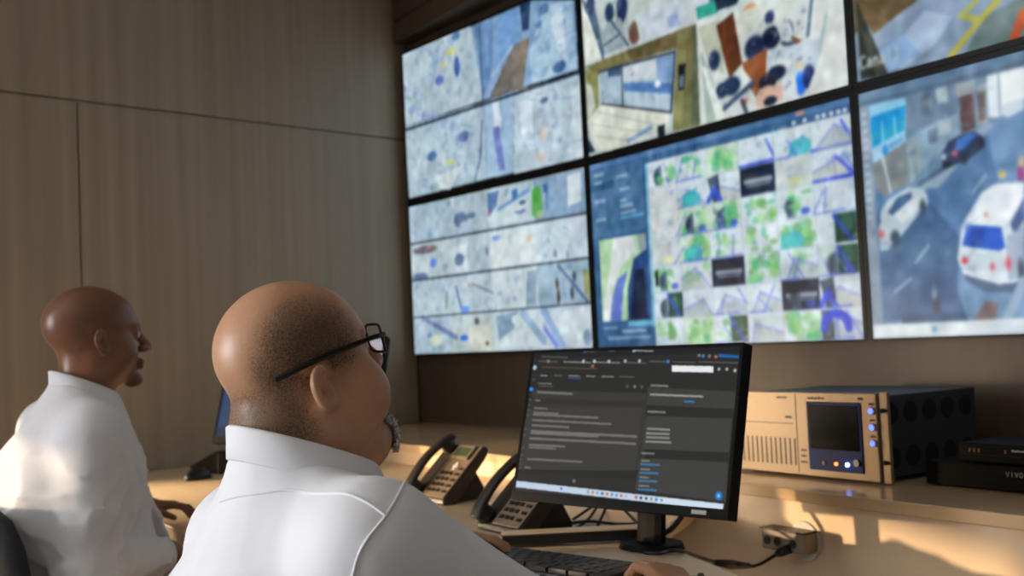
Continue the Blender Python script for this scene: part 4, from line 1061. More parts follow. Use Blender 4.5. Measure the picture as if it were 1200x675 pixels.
for x0, x1, z in ((-.08, -.045, .190), (.018, .07, .190), (.166, .182, .191), (.196, .21, .1795), (.196, .21, .1435), (.196, .21, .1075), (-.01, .008, .066), (-.01, .006, .052), (-.012, .008, .038), (-.055, -.033, .143)):
    bm = bmesh.new(); n = 5
    for j in range(n):       # one joined run of small printed letters
        u0, u1 = x0+(x1-x0)*j/n, x0+(x1-x0)*(j+1)/n
        box(bm, u0, u1, -.0126, -.0119, z-.0012, z+.0012); box(bm, u0+(u1-u0)*.2, u0+(u1-u0)*.7, -.0126, -.0119, z-.003, z+.0035 if j % 2 else z+.002)
    bm_obj('printed_mark', bm, DARK_TXT, rk)
for z in (.055, .155):
    for k in range(5):
        y = .045+.068*k; bm = bmesh.new(); cyl(bm, (.2098, y, z), (.2112, y, z), .0245, n=24); bm_obj('vent_hole', bm, HOLE, rk)
for x in (-.2, .18):
    for y in (.03, .32): bm = bmesh.new(); cyl(bm, (x, y, 0), (x, y, .014), .012, n=12); bm_obj('rubber_foot', bm, BLACK, rk)

def settop(name, loc, w, d, h, label, txt, tx, group, leds, rz=0.0):
    t = empty(name, loc, rz, label, 'box', group)
    bm = bmesh.new(); box(bm, 0, w, 0, d, .003, h); bm_obj('casing', bm, CASE, t, bevel=.003)
    for x in (.02, w-.02):
        for y in (.02, d-.02): bm = bmesh.new(); cyl(bm, (x, y, 0), (x, y, .004), .008, n=10); bm_obj('rubber_foot', bm, BLACK, t)
    bm = bmesh.new(); box(bm, .004, w-.004, -.0008, 0, h*.42, h*.46); bm_obj('front_groove', bm, HOLE, t)
    for x, m_ in leds:
        bm = bmesh.new(); box(bm, x, x+.0028, -.001, 0, h*.56, h*.74); bm_obj('indicator', bm, m_, t)
    # lettering on the front
    x, z, cw, ch = tx; bm = bmesh.new()
    if txt:
        for g in txt:
            for st in Canvas.GL.get(g, []):
                for (a, b), (c, d_) in zip(st, st[1:]):
                    cyl(bm, Vector((x+a*cw*.8, -.0012, z-b*ch)), Vector((x+c*cw*.8, -.0012, z-d_*ch)), .0010, n=6)
            x += cw
    else:                      # a worn word too small to read: one low run of strokes
        for j in range(8): box(bm, x+j*cw, x+(j+1)*cw, -.0012, 0, z-.0018, z+.0012+.0012*(j % 3 == 0)-.0006*(j == 6))
    bm_obj('lettering', bm, GREY_TXT, t)
    return t
settop('set_top_box', (1.695, -.405, .835), .245, .2, .054, 'wide black set top box on the shelf, lower of two beside the rack unit', 'vivo', (.193, .0485, .0098, .015), 'black boxes on the shelf', [])
settop('router_box', (1.775, -.395, .889), .165, .14, .043, 'small black router box with orange lights stacked on the wide set top box', '', (.122, .031, .0038, .01), 'black boxes on the shelf', [(.024, LED_A), (.035, LED_A), (.046, LED_A), (.106, LED_A)])

# ---------------------------------------------------------------- socket box, plugs and cables on the riser
so = empty('outlet_box', (1.537, -.622, .722), 0, 'small beige outlet box on a round white plate on the console riser', 'outlet')
bm = bmesh.new(); cyl(bm, (0, 0, 0), (0, -.006, 0), .045, .043, n=32); bm_obj('round_plate', bm, WHITE_PL, so, smooth=False)
bm = bmesh.new(); box(bm, -.088, .038, -.046, -.006, -.02, .024); bm_obj('outlet_body', bm, SOCK, so, bevel=.004)
bm = bmesh.new(); box(bm, -.090, .040, -.049, -.006, .024, .028); bm_obj('lid', bm, DGREY, so)
for x in (-.07, -.04, .005):
    bm = bmesh.new(); cyl(bm, (x, -.0462, 0), (x, -.0475, 0), .010, n=16); s_ = bm_obj('socket', bm, DGREY, so)
    bm = bmesh.new()
    for dx in (-.004, .004): cyl(bm, (x+dx, -.0474, 0), (x+dx, -.0484, 0), .002, n=8)
    bm_obj('pin_hole', bm, HOLE, s_)
def cable(name, pts, r, label, m_=CABLE, extra=None):
    o = Vector(pts[0]); t = None
    bm = bmesh.new(); tube(bm, [p-o for p in catmull(pts, 10)], r, 8)
    ob = bm_obj(name, bm, m_, None, smooth=True); ob.location = o
    tag(ob, label, 'cable'); return ob
pc = cable('power_cable', [(1.498, -.672, .695), (1.47, -.72, .672), (1.49, -.84, .700), (1.59, -1.035, .7665), (1.57, -1.07, .7645), (1.545, -1.088, .7645)], .0038, 'black power cable with plug running down from the outlet box to the desk')
bm = bmesh.new(); o_ = Vector(pc.location); tube(bm, [Vector(p)-o_ for p in ((1.498, -.672, .695), (1.512, -.672, .702), (1.535, -.672, .712))], .011, 10, rad=[.007, .011, .011]); bm_obj('plug', bm, BLACK, pc, smooth=True)
bm = bmesh.new(); tube(bm, [Vector(p)-o_ for p in ((1.475, -.735, .676), (1.487, -.80, .69), (1.50, -.86, .706))], .010, 10, rad=[.006, .011, .006]); bm_obj('inline_adapter', bm, BLACK, pc, smooth=True)
CL = [([(1.12, -.95, .764), (1.17, -.92, .80), (1.24, -.93, .825), (1.33, -.94, .79), (1.40, -.96, .764)], 'black cable arching over the desk behind the second phone'),
      ([(1.10, -.88, .764), (1.15, -.90, .79), (1.20, -.97, .772), (1.245, -1.06, .764), (1.25, -1.12, .764), (1.235, -1.19, .764)], 'thin cable curling from the second phone to the keyboard'),
      ([(1.05, -.80, .764), (1.12, -.83, .80), (1.16, -.86, .84), (1.19, -.90, .80), (1.23, -.96, .764)], 'black loop of cable rising between the second phone and the monitor stand'),
      ([(1.16, -1.02, .764), (1.22, -.98, .775), (1.27, -.93, .768), (1.30, -.86, .7655)], 'black cable lying flat along the desk beside the second phone'),
      ([(1.47, -.93, 1.0), (1.44, -.86, .93), (1.43, -.85, .84), (1.44, -.91, .785), (1.42, -.93, .764)], 'thick black cable hanging down behind the large monitor')]
for i, (p, l) in enumerate(CL): cable('cable', p, .0035 if i < 4 else .006, l)

# ---------------------------------------------------------------- desk phones
def phone(loc, rz, label):
    t = empty('desk_phone', loc, rz, label, 'phone', 'desk phones')
    R = Matrix.Rotation(math.radians(PH_T), 4, 'X')
    L, wd = .205, .185
    def P(x, y, z): return (R @ Vector((x, y, z)))+Vector((0, 0, .012))
    # wedge body
    bm = bmesh.new(); yt = L*math.cos(math.radians(PH_T)); zt = L*math.sin(math.radians(PH_T))
    prof = [(0, 0), (0, .016), (yt, zt+.016), (yt+.014, zt+.006), (yt+.010, zt-.012), (.045, 0)]
    A = [bm.verts.new((-wd/2, y, z)) for y, z in prof]; B = [bm.verts.new((wd/2, y, z)) for y, z in prof]
    for i in range(6): bm.faces.new((A[i], A[(i+1) % 6], B[(i+1) % 6], B[i]))
    bm.faces.new(A[::-1]); bm.faces.new(B); bm_obj('body', bm, PHONE, t, bevel=.006, seg=3)
    bm = bmesh.new(); prof = [(.05, 0), (yt*.62, zt*.62), (yt*.8, zt*.8-.004), (yt+.02, .012), (yt+.02, 0)]
    A = [bm.verts.new((-wd*.36, y, z)) for y, z in prof]; B = [bm.verts.new((wd*.36, y, z)) for y, z in prof]
    for i in range(5): bm.faces.new((A[i], A[(i+1) % 5], B[(i+1) % 5], B[i]))
    bm.faces.new(A[::-1]); bm.faces.new(B); bm_obj('stand', bm, BLACK, t, bevel=.003)
    M = Matrix.Translation((0, 0, .016)) @ R
    bm = bmesh.new(); box(bm, -.025, wd/2-.004, .006, L-.006, 0, .004, M); bm_obj('face_plate', bm, PHONE_FACE, t, bevel=.0015)
    bm = bmesh.new(); box(bm, -.012, wd/2-.02, L-.062, L-.012, .004, .012, M); dh = bm_obj('display_hood', bm, PHONE_FACE, t, bevel=.003)
    bm = bmesh.new(); box(bm, -.004, wd/2-.03, L-.054, L-.022, .012, .0128, M); bm_obj('display', bm, mat('lcd', (70, 84, 62), .2), dh)
    for r in range(4):
        for c in range(3):
            x = -.012+.022*c; y = .022+.021*r
            bm = bmesh.new(); box(bm, x, x+.015, y, y+.011, .004, .0075, M); bm_obj('key', bm, KEYM, t, bevel=.0012)
    for k in range(5):
        bm = bmesh.new(); box(bm, .062, .080, .022+.021*k, .030+.021*k, .004, .007, M); bm_obj('line_key', bm, KEYM, t)
    for dx, dy in ((0, 0), (.011, .0), (.0055, .009), (.0055, -.009)):
        bm = bmesh.new(); box(bm, .028+dx, .037+dx, .114+dy, .121+dy, .004, .0075, M); bm_obj('navigation_key', bm, KEYL, t)
    # handset on its cradle, left of the keys
    bm = bmesh.new(); x = -.060
    pts = catmull([M @ Vector((x, -.004, .024)), M @ Vector((x, .03, .038)), M @ Vector((x, .10, .046)), M @ Vector((x, .17, .038)), M @ Vector((x, .21, .024))], 8)
    n = len(pts); tube(bm, pts, .02, 14, rad=[.018+.005*abs(2*i/(n-1)-1)**2 for i in range(n)], ratio=.62, upv=(1, 0, 0))
    hs = bm_obj('handset', bm, PHONE, t, smooth=True)
    for y in (.02, .185):
        bm = bmesh.new(); cyl(bm, M @ Vector((x, y, .006)), M @ Vector((x, y, .034)), .024, .021, n=20); bm_obj('handset_cup', bm, PHONE, hs, smooth=False)
    t.scale = (.96, .96, .96)
    return t
phone((.575, -1.05, .76), PH1_R, 'dark desk phone nearest the video wall, standing left of the other phone')
phone((1.125, -1.165, .76), PH2_R, 'dark desk phone standing against the left edge of the large monitor')

# ---------------------------------------------------------------- keyboard, mouse, bar, wedge device
kb = empty('keyboard', (1.525, -1.325, .76), .26, 'black computer keyboard in front of the large monitor under the hands', 'keyboard')
bm = bmesh.new(); box(bm, -.22, .22, -.068, .068, .002, .018); bm_obj('base', bm, BLACK, kb, bevel=.003)
rows = [(15, .050), (15, .030), (14, .010), (13, -.010), (12, -.030), (9, -.050)]
k0 = None
for n, y in rows:
    tot = .42; ws = tot/n
    for i in range(n):
        x = -.21+ws*(i+.5)
        if n == 9 and i in (4,): continue
        bm = bmesh.new(); w2 = ws*.43
        box(bm, x-w2, x+w2, y-.0085, y+.0085, .018, .0255); bm_obj('key', bm, DGREY, kb)
ms = empty('mouse', (-.583, -1.322, .76), .4, 'small black mouse on the sunlit desk beyond the left man', 'mouse', 'computer mice')
def mouse_parts(t):
    bm = bmesh.new(); bmesh.ops.create_uvsphere(bm, u_segments=24, v_segments=14, radius=1)
    for v in bm.verts: v.co = Vector((v.co.x*.031*(1+.1*v.co.y), v.co.y*.055, max(v.co.z, -.25)*.03+.0085))
    bm_obj('shell', bm, BLACK, t, smooth=True)
    bm = bmesh.new(); cyl(bm, (-.003, .028, .032), (.003, .028, .032), .007, n=16); bm_obj('scroll_wheel', bm, DGREY, t)
mouse_parts(ms)
ms2 = copy_tree(ms); ms2.location = (1.885, -1.27, .76); ms2.rotation_euler = (0, 0, .3)
tag(ms2, 'black mouse under the right hand of the man with glasses', 'mouse')
br = empty('desk_bar', (1.352, -1.118, .76), math.atan2(.275, .17), 'long low black bar lying between the keyboard and the second phone', 'bar')
bm = bmesh.new(); box(bm, -.15, .15, -.022, .022, .006, .028); bm_obj('body', bm, BLACK, br, bevel=.003)
bm = bmesh.new(); box(bm, -.15, .15, -.018, .024, .028, .031); bm_obj('rim', bm, DESK, br)
for x in (-.13, .13): bm = bmesh.new(); cyl(bm, (x, 0, 0), (x, 0, .008), .012, n=14); bm_obj('foot', bm, METAL, br)
wd_ = empty('wedge_device', (-.82, -1.18, .76), .2, 'dark wedge shaped device on the desk beside the left wall', 'device')
bm = bmesh.new()
prof = [(-.15, 0), (-.15, .012), (.14, .085), (.16, .08), (.16, 0)]
A = [bm.verts.new((x, -.08+.05*(i in (0, 1)), z)) for i, (x, z) in enumerate(prof)]; B = [bm.verts.new((x, .08-.05*(i in (0, 1)), z)) for i, (x, z) in enumerate(prof)]
for i in range(5): bm.faces.new((A[i], A[(i+1) % 5], B[(i+1) % 5], B[i]))
bm.faces.new(A[::-1]); bm.faces.new(B); bm_obj('body', bm, BLACK, wd_, bevel=.006)
bm = bmesh.new(); box(bm, -.06, .1, -.03, .03, .0, .003, Matrix.Translation((0, 0, .048)) @ Matrix.Rotation(-.247, 4, 'Y')); bm_obj('top_pad', bm, DGREY, wd_)
# ---------------------------------------------------------------- organic surfaces: distance fields polygonised with surface nets
def axis(lo, hi, coarse, fine):
    xs = [lo]
    while xs[-1] < hi:
        h = coarse; x = xs[-1]
        for a, b, f in fine:
            if a-coarse <= x <= b: h = min(h, f)
        xs.append(x+h)
    return np.array(xs, np.float32)

class Field:
    def __init__(s, ax): s.ax = ax; s.v = np.full([len(a) for a in ax], 1.0, np.float32)
    def sub(s, lo, hi):
        sl = []
        for a, l, h in zip(s.ax, lo, hi): sl.append(slice(max(0, int(np.searchsorted(a, l))-1), min(len(a), int(np.searchsorted(a, h))+2)))
        return tuple(sl), np.meshgrid(*[a[q] for a, q in zip(s.ax, sl)], indexing='ij', sparse=True)
    def add(s, fn, lo, hi, k=0.01, op='u'):
        sl, q = s.sub(lo, hi)
        if any(w.stop <= w.start for w in sl): return
        d = fn(*q).astype(np.float32); a = s.v[sl]
        if op == 'u': s.v[sl] = smin(a, d, k)
        else: s.v[sl] = -smin(-a, d, k)          # carve d away
    def cone(s, a, b, ra, rb, k=0.01, op='u'):
        a, b = np.array(a, float), np.array(b, float); m = max(ra, rb)+max(k, .01)*1.5+.012
        s.add(lambda x, y, z: rcone((x, y, z), a, b, ra, rb), np.minimum(a, b)-m, np.maximum(a, b)+m, k, op)
    def ell(s, c, r, k=0.01, op='u'):
        c, r = np.array(c, float), np.array(r, float); m = r+max(k, .01)*1.5+.012
        s.add(lambda x, y, z: ellip((x, y, z), c, r), c-m, c+m, k, op)
    def net(s):
        v = s.v; ins = v < 0; n = v.shape
        c = np.zeros([i-1 for i in n], np.uint8)
        for dx in (0, 1):
            for dy in (0, 1):
                for dz in (0, 1): c += ins[dx:n[0]-1+dx, dy:n[1]-1+dy, dz:n[2]-1+dz]
        act = np.argwhere((c > 0) & (c < 8)); idx = np.full(c.shape, -1, np.int32); idx[tuple(act.T)] = np.arange(len(act))
        acc = np.zeros((len(act), 3)); cnt = np.zeros(len(act))
        co = [np.array(a, float) for a in s.ax]
        for axn in range(3):
            oth = [i for i in range(3) if i != axn]
            for u in (0, 1):
                for w in (0, 1):
                    o0 = [0, 0, 0]; o0[oth[0]] = u; o0[oth[1]] = w; o1 = list(o0); o1[axn] = 1
                    i0 = act+o0; i1 = act+o1
                    a = v[tuple(i0.T)]; b = v[tuple(i1.T)]; m = (a < 0) != (b < 0)
                    t = np.where(m, a/np.where(m, a-b, 1), 0)
                    p0 = np.stack([co[k][i0[:, k]] for k in range(3)], 1); p1 = np.stack([co[k][i1[:, k]] for k in range(3)], 1)
                    acc += (p0+(p1-p0)*t[:, None])*m[:, None]; cnt += m
        V = acc/np.maximum(cnt, 1)[:, None]; F = []
        for axn in range(3):
            oth = [i for i in range(3) if i != axn]
            lo = [slice(1, -1)]*3; lo[axn] = slice(0, n[axn]-1); hi = [slice(1, -1)]*3; hi[axn] = slice(1, n[axn])
            A, B = ins[tuple(lo)], ins[tuple(hi)]
            e = np.argwhere(A != B)
            if not len(e): continue
            flip = A[tuple(e.T)]; off = np.array([1, 1, 1]); off[axn] = 0; e = e+off
            d0 = np.zeros(3, int); d0[oth[0]] = 1; d1 = np.zeros(3, int); d1[oth[1]] = 1
            q = np.stack([idx[tuple((e-d0-d1).T)], idx[tuple((e-d1).T)], idx[tuple(e.T)], idx[tuple((e-d0).T)]], 1)
            if axn == 1: flip = ~flip
            q[~flip] = q[~flip][:, ::-1]; F.append(q)
        F = np.concatenate(F); F = F[(F >= 0).all(1)]
        if np.einsum('ij,ij->i', V[F[:, 0]], np.cross(V[F[:, 2]]-V[F[:, 0]], V[F[:, 3]]-V[F[:, 1]])).sum() < 0: F = F[:, ::-1].copy()
        return V, F
def smin(a, b, k):
    if k <= 0: return np.minimum(a, b)
    h = np.clip(.5+.5*(b-a)/k, 0, 1); return b+(a-b)*h-k*h*(1-h)
def rcone(p, a, b, ra, rb):
    x, y, z = p[0]-a[0], p[1]-a[1], p[2]-a[2]; d = b-a; t = np.clip((x*d[0]+y*d[1]+z*d[2])/(d@d), 0, 1)
    return np.sqrt((x-t*d[0])**2+(y-t*d[1])**2+(z-t*d[2])**2)-(ra+(rb-ra)*t)
def ellip(p, c, r):
    x, y, z = (p[0]-c[0])/r[0], (p[1]-c[1])/r[1], (p[2]-c[2])/r[2]
    k0 = np.sqrt(x*x+y*y+z*z); k1 = np.sqrt((x/r[0])**2+(y/r[1])**2+(z/r[2])**2); return k0*(k0-1)/np.maximum(k1, 1e-6)
def normals(V, F):
    n = np.zeros_like(V); a = np.cross(V[F[:, 2]]-V[F[:, 0]], V[F[:, 3]]-V[F[:, 1]])
    for k in range(4): np.add.at(n, F[:, k], a)
    return n/np.maximum(np.linalg.norm(n, axis=1), 1e-9)[:, None]
def relax(V, F, it=1, w=.5):
    E = np.concatenate([F[:, [0, 1]], F[:, [1, 2]], F[:, [2, 3]], F[:, [3, 0]]])
    for _ in range(it):
        s = np.zeros_like(V); c = np.zeros(len(V)); np.add.at(s, E[:, 0], V[E[:, 1]]); np.add.at(c, E[:, 0], 1)
        np.add.at(s, E[:, 1], V[E[:, 0]]); np.add.at(c, E[:, 1], 1); V = V+w*(s/np.maximum(c, 1)[:, None]-V)
    return V
def rotm(yaw=0, pitch=0, roll=0):
    cy, sy, cp, sp, c, s = math.cos(yaw), math.sin(yaw), math.cos(pitch), math.sin(pitch), math.cos(roll), math.sin(roll)
    return np.array([[cy, -sy, 0], [sy, cy, 0], [0, 0, 1]]) @ np.array([[1, 0, 0], [0, cp, -sp], [0, sp, cp]]) @ np.array([[c, 0, s], [0, 1, 0], [-s, 0, c]])

def head_sdf(q, fat):
    """face +y, x to the person's right, origin between the ears"""
    x, y, z = q; ax = np.sqrt(x*x+1e-8); A = np.array
    d = ellip((x, y, z), A([0, -.016+.010*fat, .050]), A([.080+.003*fat, .101-.006*fat, .084]))
    d = smin(d, ellip((x, y, z), A([0, .020, .042]), A([.069, .077, .070])), .02)
    d = smin(d, ellip((x, y, z), A([0, .028, -.030]), A([.064+.006*fat, .062, .082])), .025)
    d = smin(d, ellip((ax, y, z), A([.040+.004*fat, .040+.010*fat, -.028-.004*fat]), A([.032+.008*fat, .040+.004*fat, .036+.012*fat])), .02)
    d = smin(d, ellip((ax, y, z), A([.050+.004*fat, .000, -.055]), A([.022+.014*fat, .040+.010*fat, .036+.008*fat])), .025)
    d = smin(d, ellip((x, y, z), A([0, .080, -.096]), A([.030, .022, .020])), .02)
    if fat: d = smin(d, ellip((x, y, z), A([0, .035, -.110]), A([.058, .058, .036])), .03); d = smin(d, ellip((x, y, z), A([0, -.062, -.048]), A([.058, .036, .044])), .02)
    z0, y0 = z, y; z, y = z-.013*fat, y+.004*fat
    d = smin(d, rcone((ax, y, z), A([.010, .093, .030]), A([.046, .078, .030]), .011, .008), .012)
    d = -smin(-d, ellip((ax, y, z), A([.033, .104, .012]), A([.022, .022, .014])), .012)
    d = smin(d, ellip((ax, y, z), A([.033, .080, .011]), A([.0145, .0135, .0125])), .004)
    d = smin(d, rcone((ax, y, z), A([.020, .091, .0185]), A([.046, .082, .017]), .0045, .004), .004)
    d = smin(d, rcone((ax, y, z), A([.022, .089, .003]), A([.045, .081, .004]), .004, .003), .005)
    d = smin(d, rcone((x, y, z), A([0, .094, .024]), A([0, .120, -.020]), .008, .0125), .012)
    d = smin(d, ellip((ax, y, z), A([.0125, .108, -.025]), A([.010, .013, .009])), .006)
    d = -smin(-d, ellip((ax, y, z), A([.006, .114, -.034]), A([.0035, .006, .004])), .003)
    d = smin(d, ellip((x, y, z), A([0, .094, -.056]), A([.028, .012, .012])), .010)
    d = smin(d, ellip((x, y, z), A([0, .100, -.0555]), A([.023, .008, .0055])), .004)
    d = smin(d, ellip((x, y, z), A([0, .098, -.0675]), A([.020, .008, .0062])), .004)
    d = -smin(-d, ellip((x, y, z), A([0, .110, -.0612]), A([.024, .010, .0018])), .003)
    z, y = z0, y0
    # ear
    EAR = .93; ca, sa = math.cos(.42), math.sin(.42); ex, ey = (ax-(.0755+.004*fat))/EAR, (y+.010+.010*fat)/EAR
    u = ex*ca+ey*sa; w = -ex*sa+ey*ca; tz = (z-.002)/EAR; ct, st = math.cos(.2), math.sin(.2); w, tz = w*ct+tz*st, -w*st+tz*ct
    w2 = w+.006
    sh = .0185*(1+.12*np.clip(tz/.025, -1, 1)); rho = np.sqrt((w2/sh)**2+(tz/.0255)**2)
    ring = np.sqrt(((rho-1)*.021)**2+(u-.011)**2)-.0052
    ring = np.where(w2 > .010, ring+.6*(w2-.010), ring)
    plate = ellip((u, w2, tz), A([.004, .0, .0]), A([.0065, .0185, .0245]))
    lobe = ellip((u, w2, tz), A([.006, .007, -.024]), A([.006, .009, .011]))
    ear = smin(smin(ring, plate, .006), lobe, .008)
    ear = smin(ear, rcone((u, w2, tz), A([.008, -.006, -.012]), A([.009, -.004, .016]), .004, .003), .005)
    ear = -smin(-ear, ellip((u, w2, tz), A([.0125, .002, -.003]), A([.0105, .0090, .0115])), .004)
    ear = smin(ear, ellip((u, w2, tz), A([.006, .0135, -.004]), A([.005, .004, .007])), .004)
    return smin(d, ear*EAR, .007)

def hand(fld, wrist, f, n, side, sc=1.0, curl=.45, spread=.06, thumb_in=.5):
    """five separate fingers; f points to the fingertips, n out of the back of the hand, side=+1 puts the thumb towards s"""
    W0 = np.array(wrist, float); f = np.array(f, float); f /= np.linalg.norm(f); n = np.array(n, float); n -= f*(n@f); n /= np.linalg.norm(n)
    s = np.cross(f, n)*side
    pt = lambda a, b, c: W0+(f*a+s*b+n*c)*sc
    # palm: metacarpals blended into one slab
    for b, l in ((.027, .088), (.009, .092), (-.009, .087), (-.026, .078)):
        fld.cone(pt(.012, b*.62, -.002), pt(l, b, 0), .0150*sc, .0112*sc, .012)
    fld.cone(pt(.02, .020, -.006), pt(.055, .030, -.010), .014*sc, .014*sc, .012)
    for b, l, L, r in ((.027, .088, .074, .0092), (.009, .092, .082, .0096), (-.009, .087, .076, .0090), (-.026, .078, .060, .0080)):
        ang = curl*.55; p = pt(l, b, 0); sp = spread*(b/.027)
        for j, (frac, da) in enumerate(((.45, curl), (.31, curl*.9), (.24, curl*.6))):
            d = (f*math.cos(ang)+s*sp-n*math.sin(ang)); d /= np.linalg.norm(d); q = p+d*L*frac*sc
            fld.cone(p, q, r*sc*(1-.08*j), r*sc*(1-.08*(j+1)), .003); p = q; ang += da
    d1 = f*.62+s*.75-n*.25; d1 /= np.linalg.norm(d1); d2 = f*.9+s*(.35-.4*thumb_in)-n*.25; d2 /= np.linalg.norm(d2)
    a = pt(.028, .026, -.006); b = a+d1*.036*sc; c = b+d2*.030*sc; e = c+d2*.024*sc-n*.003
    fld.cone(a, b, .0135*sc, .0110*sc, .008); fld.cone(b, c, .0108*sc, .0098*sc, .003); fld.cone(c, e, .0096*sc, .0078*sc, .003)

def skin_mat(name, rough, spec):
    return mat(name, (170, 120, 90), rough, spec=spec, attr='skin', vary=.10, scale=26, bump=.25, bscale=260, sss=.06)

def build_person(cfg):
    yaw = cfg['yaw']; Rz = rotm(yaw); hw = np.array(cfg['head']); hl = np.array(cfg['head_local'])
    base = hw-Rz @ hl; base[2] = 0
    t = empty('person', tuple(base), yaw, cfg['label'], 'person')
    L = lambda p: Rz.T @ (np.array(p, float)-base)                 # world point -> person's own frame
    D = lambda v: Rz.T @ np.array(v, float)
    HM = rotm(cfg['hyaw'], cfg['hpitch'], cfg['hroll']); hc = hl; fat = cfg['fat']; g = cfg['girth']; sw = cfg['shoulder']; nr = cfg['neck']
    arms = {}
    for k in ('R', 'L'):
        a = cfg['arm'+k]; arms[k] = dict(sh=np.array([sw*(1 if k == 'R' else -1), cfg['shy'], hl[2]-cfg['drop']])+np.array(a.get('sho', (0, 0, 0))), el=L(a['el']), wr=L(a['wr']), f=D(a['f']), n=D(a['n']))
    fx, fy, fz = [], [], []
    hf = cfg['hres']
    fx.append((hc[0]-.108, hc[0]+.108, hf)); fy.append((hc[1]-.135, hc[1]+.150, hf)); fz.append((hc[2]-.135, hc[2]+.145, hf))
    for k in arms:
        w = arms[k]['wr']+arms[k]['f']/np.linalg.norm(arms[k]['f'])*.09
        fx.append((w[0]-.09, w[0]+.09, .0045)); fy.append((w[1]-.11, w[1]+.11, .0045)); fz.append((w[2]-.05, w[2]+.045, .004))
    pts = np.array([v for k in arms for v in (arms[k]['sh'], arms[k]['el'], arms[k]['wr']+arms[k]['f']*.2)])
    lo = np.minimum(pts.min(0)-.12, [-.3, -.25, .42]); hi = np.maximum(pts.max(0)+.12, [.3, .35, hc[2]+.16])
    F = Field([axis(lo[0], hi[0], .011, fx), axis(lo[1], hi[1], .011, fy), axis(lo[2], hi[2], .011, fz)])
    hz = hc[2]; cy = cfg['cy']
    def toh(x, y, z):
        x, y, z = x-hc[0], y-hc[1], z-hc[2]
        return tuple(HM[0, i]*x+HM[1, i]*y+HM[2, i]*z for i in range(3))
    F.add(lambda x, y, z: head_sdf(toh(x, y, z), fat), hc-[.14, .16, .17], hc+[.14, .17, .17], .0)
    n0 = hc+HM @ np.array([0, -.030, -.045]); n1 = np.array([0, cy+cfg['nb'], hz-.20])
    F.cone(n0, n1, nr*.93, nr*1.02, .03)
    F.cone((0, cy+.01, hz-.25), (0, cy+.01, hz-.35), .06, .10, .06)
    for s in (-1, 1): F.cone((0, cy+.01, hz-.235), (s*sw*.8, cfg['shy'], hz-cfg['drop']-.02), .03, .04, .04)
    F.ell((0, cy+.02, hz-.40), (.17*g, .12*g, .20), .05); F.ell((0, cy+.03, hz-.58), (.17*g, .14*g, .17), .05)
    for k, a in arms.items():
        F.cone(a['sh'], a['el'], .050, .042, .03); F.cone(a['el'], a['wr'], .042, .027, .015)
        F.cone(a['wr']-a['f']/np.linalg.norm(a['f'])*.02, a['wr']+a['f']/np.linalg.norm(a['f'])*.03, .025, .022, .012)
        hand(F, a['wr'], a['f'], a['n'], 1 if k == 'L' else -1, cfg['hand'], curl=cfg['arm'+k].get('curl', .45))
    V, Q = F.net(); V = relax(V, Q, 1, .35)
    # keep the one connected body
    me = fast_mesh('body', V, Q, True)
    h = (V-hc) @ HM; h_true = h; h = h-np.array([0, -.004, .013])*fat
    col = np.tile(np.array(lin(cfg['skin']), np.float32), (len(V), 1)); inhead = (np.abs(h[:, 0]) < .12) & (np.abs(h[:, 1]) < .15) & (h[:, 2] > -.13)
    ax = np.abs(h[:, 0])
    def tint(m, c, a=1.0): m = np.clip(m, 0, 1)[:, None]*a; col[:] = col*(1-m)+np.array(lin(c), np.float32)*m
    lip = np.clip(1.4-np.hypot(h[:, 0]/.022, (h[:, 2]+.061)/.0105), 0, 1)*(h[:, 1] > .088)*inhead; tint(lip*2, cfg['lip'], .8)
    brow = np.clip(1-np.abs(h[:, 2]-(.034-.10*(ax-.03)**2*10))/.006, 0, 1)*(ax > .012)*(ax < .052)*(h[:, 1] > .06)*inhead; tint(brow*1.8, cfg['hair'], .8)
    ed = np.hypot(ax-.033, h[:, 2]-.011); eye = (ed < .0125)*(np.abs(h[:, 2]-.0108) < .0068)*(h[:, 1] > .086)*inhead
    tint(eye.astype(float), (214, 206, 198)); tint((np.hypot(ax-.033, h[:, 2]-.011) < .0062)*eye*1.0, (30, 20, 14))
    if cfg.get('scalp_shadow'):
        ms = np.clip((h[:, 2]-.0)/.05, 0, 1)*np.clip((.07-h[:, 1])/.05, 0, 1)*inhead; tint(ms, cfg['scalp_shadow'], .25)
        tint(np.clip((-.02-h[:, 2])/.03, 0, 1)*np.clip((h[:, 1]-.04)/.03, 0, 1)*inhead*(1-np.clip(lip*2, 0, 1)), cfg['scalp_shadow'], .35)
    tint(np.clip(1-np.hypot(h[:, 1]-.118, h[:, 2]+.02)/.03, 0, 1)*inhead, (188, 96, 66) if fat else cfg['skin'], .35)
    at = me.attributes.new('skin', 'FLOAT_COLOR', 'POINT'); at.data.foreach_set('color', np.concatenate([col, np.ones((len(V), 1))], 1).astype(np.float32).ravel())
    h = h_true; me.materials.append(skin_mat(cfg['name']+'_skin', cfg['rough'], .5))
    link(bpy.data.objects.new('body', me), t)
    N = normals(V, Q)
    # ---- shirt
    pts2 = np.array([v for k in arms for v in (arms[k]['sh'], arms[k]['el'], arms[k]['wr'])])
    lo = np.minimum(pts2.min(0)-.13, [-.34, -.32, .46]); hi = np.maximum(pts2.max(0)+.13, [.34, .34, hz-.03])
    S = Field([axis(lo[i], hi[i], .0075, []) for i in range(3)])
    S.ell((0, cy+.005, hz-.36), (.190*g, .150*g, .22), .02)
    S.ell((0, cy+.02, hz-.30), (.185*g, .125*g, .16), .05)
    S.ell((0, cy+.05, hz-.52), (.180*g, .175*g+.02*fat, .20), .06)
    S.ell((0, cy+.03, hz-.68), (.185*g, .165*g, .16), .06)
    S.cone((0, cy+cfg['nb']-.004, hz-.125+cfg['nz']), (0, cy+cfg['nb']-.01, hz-.27), nr+.015, nr+.048, .05)
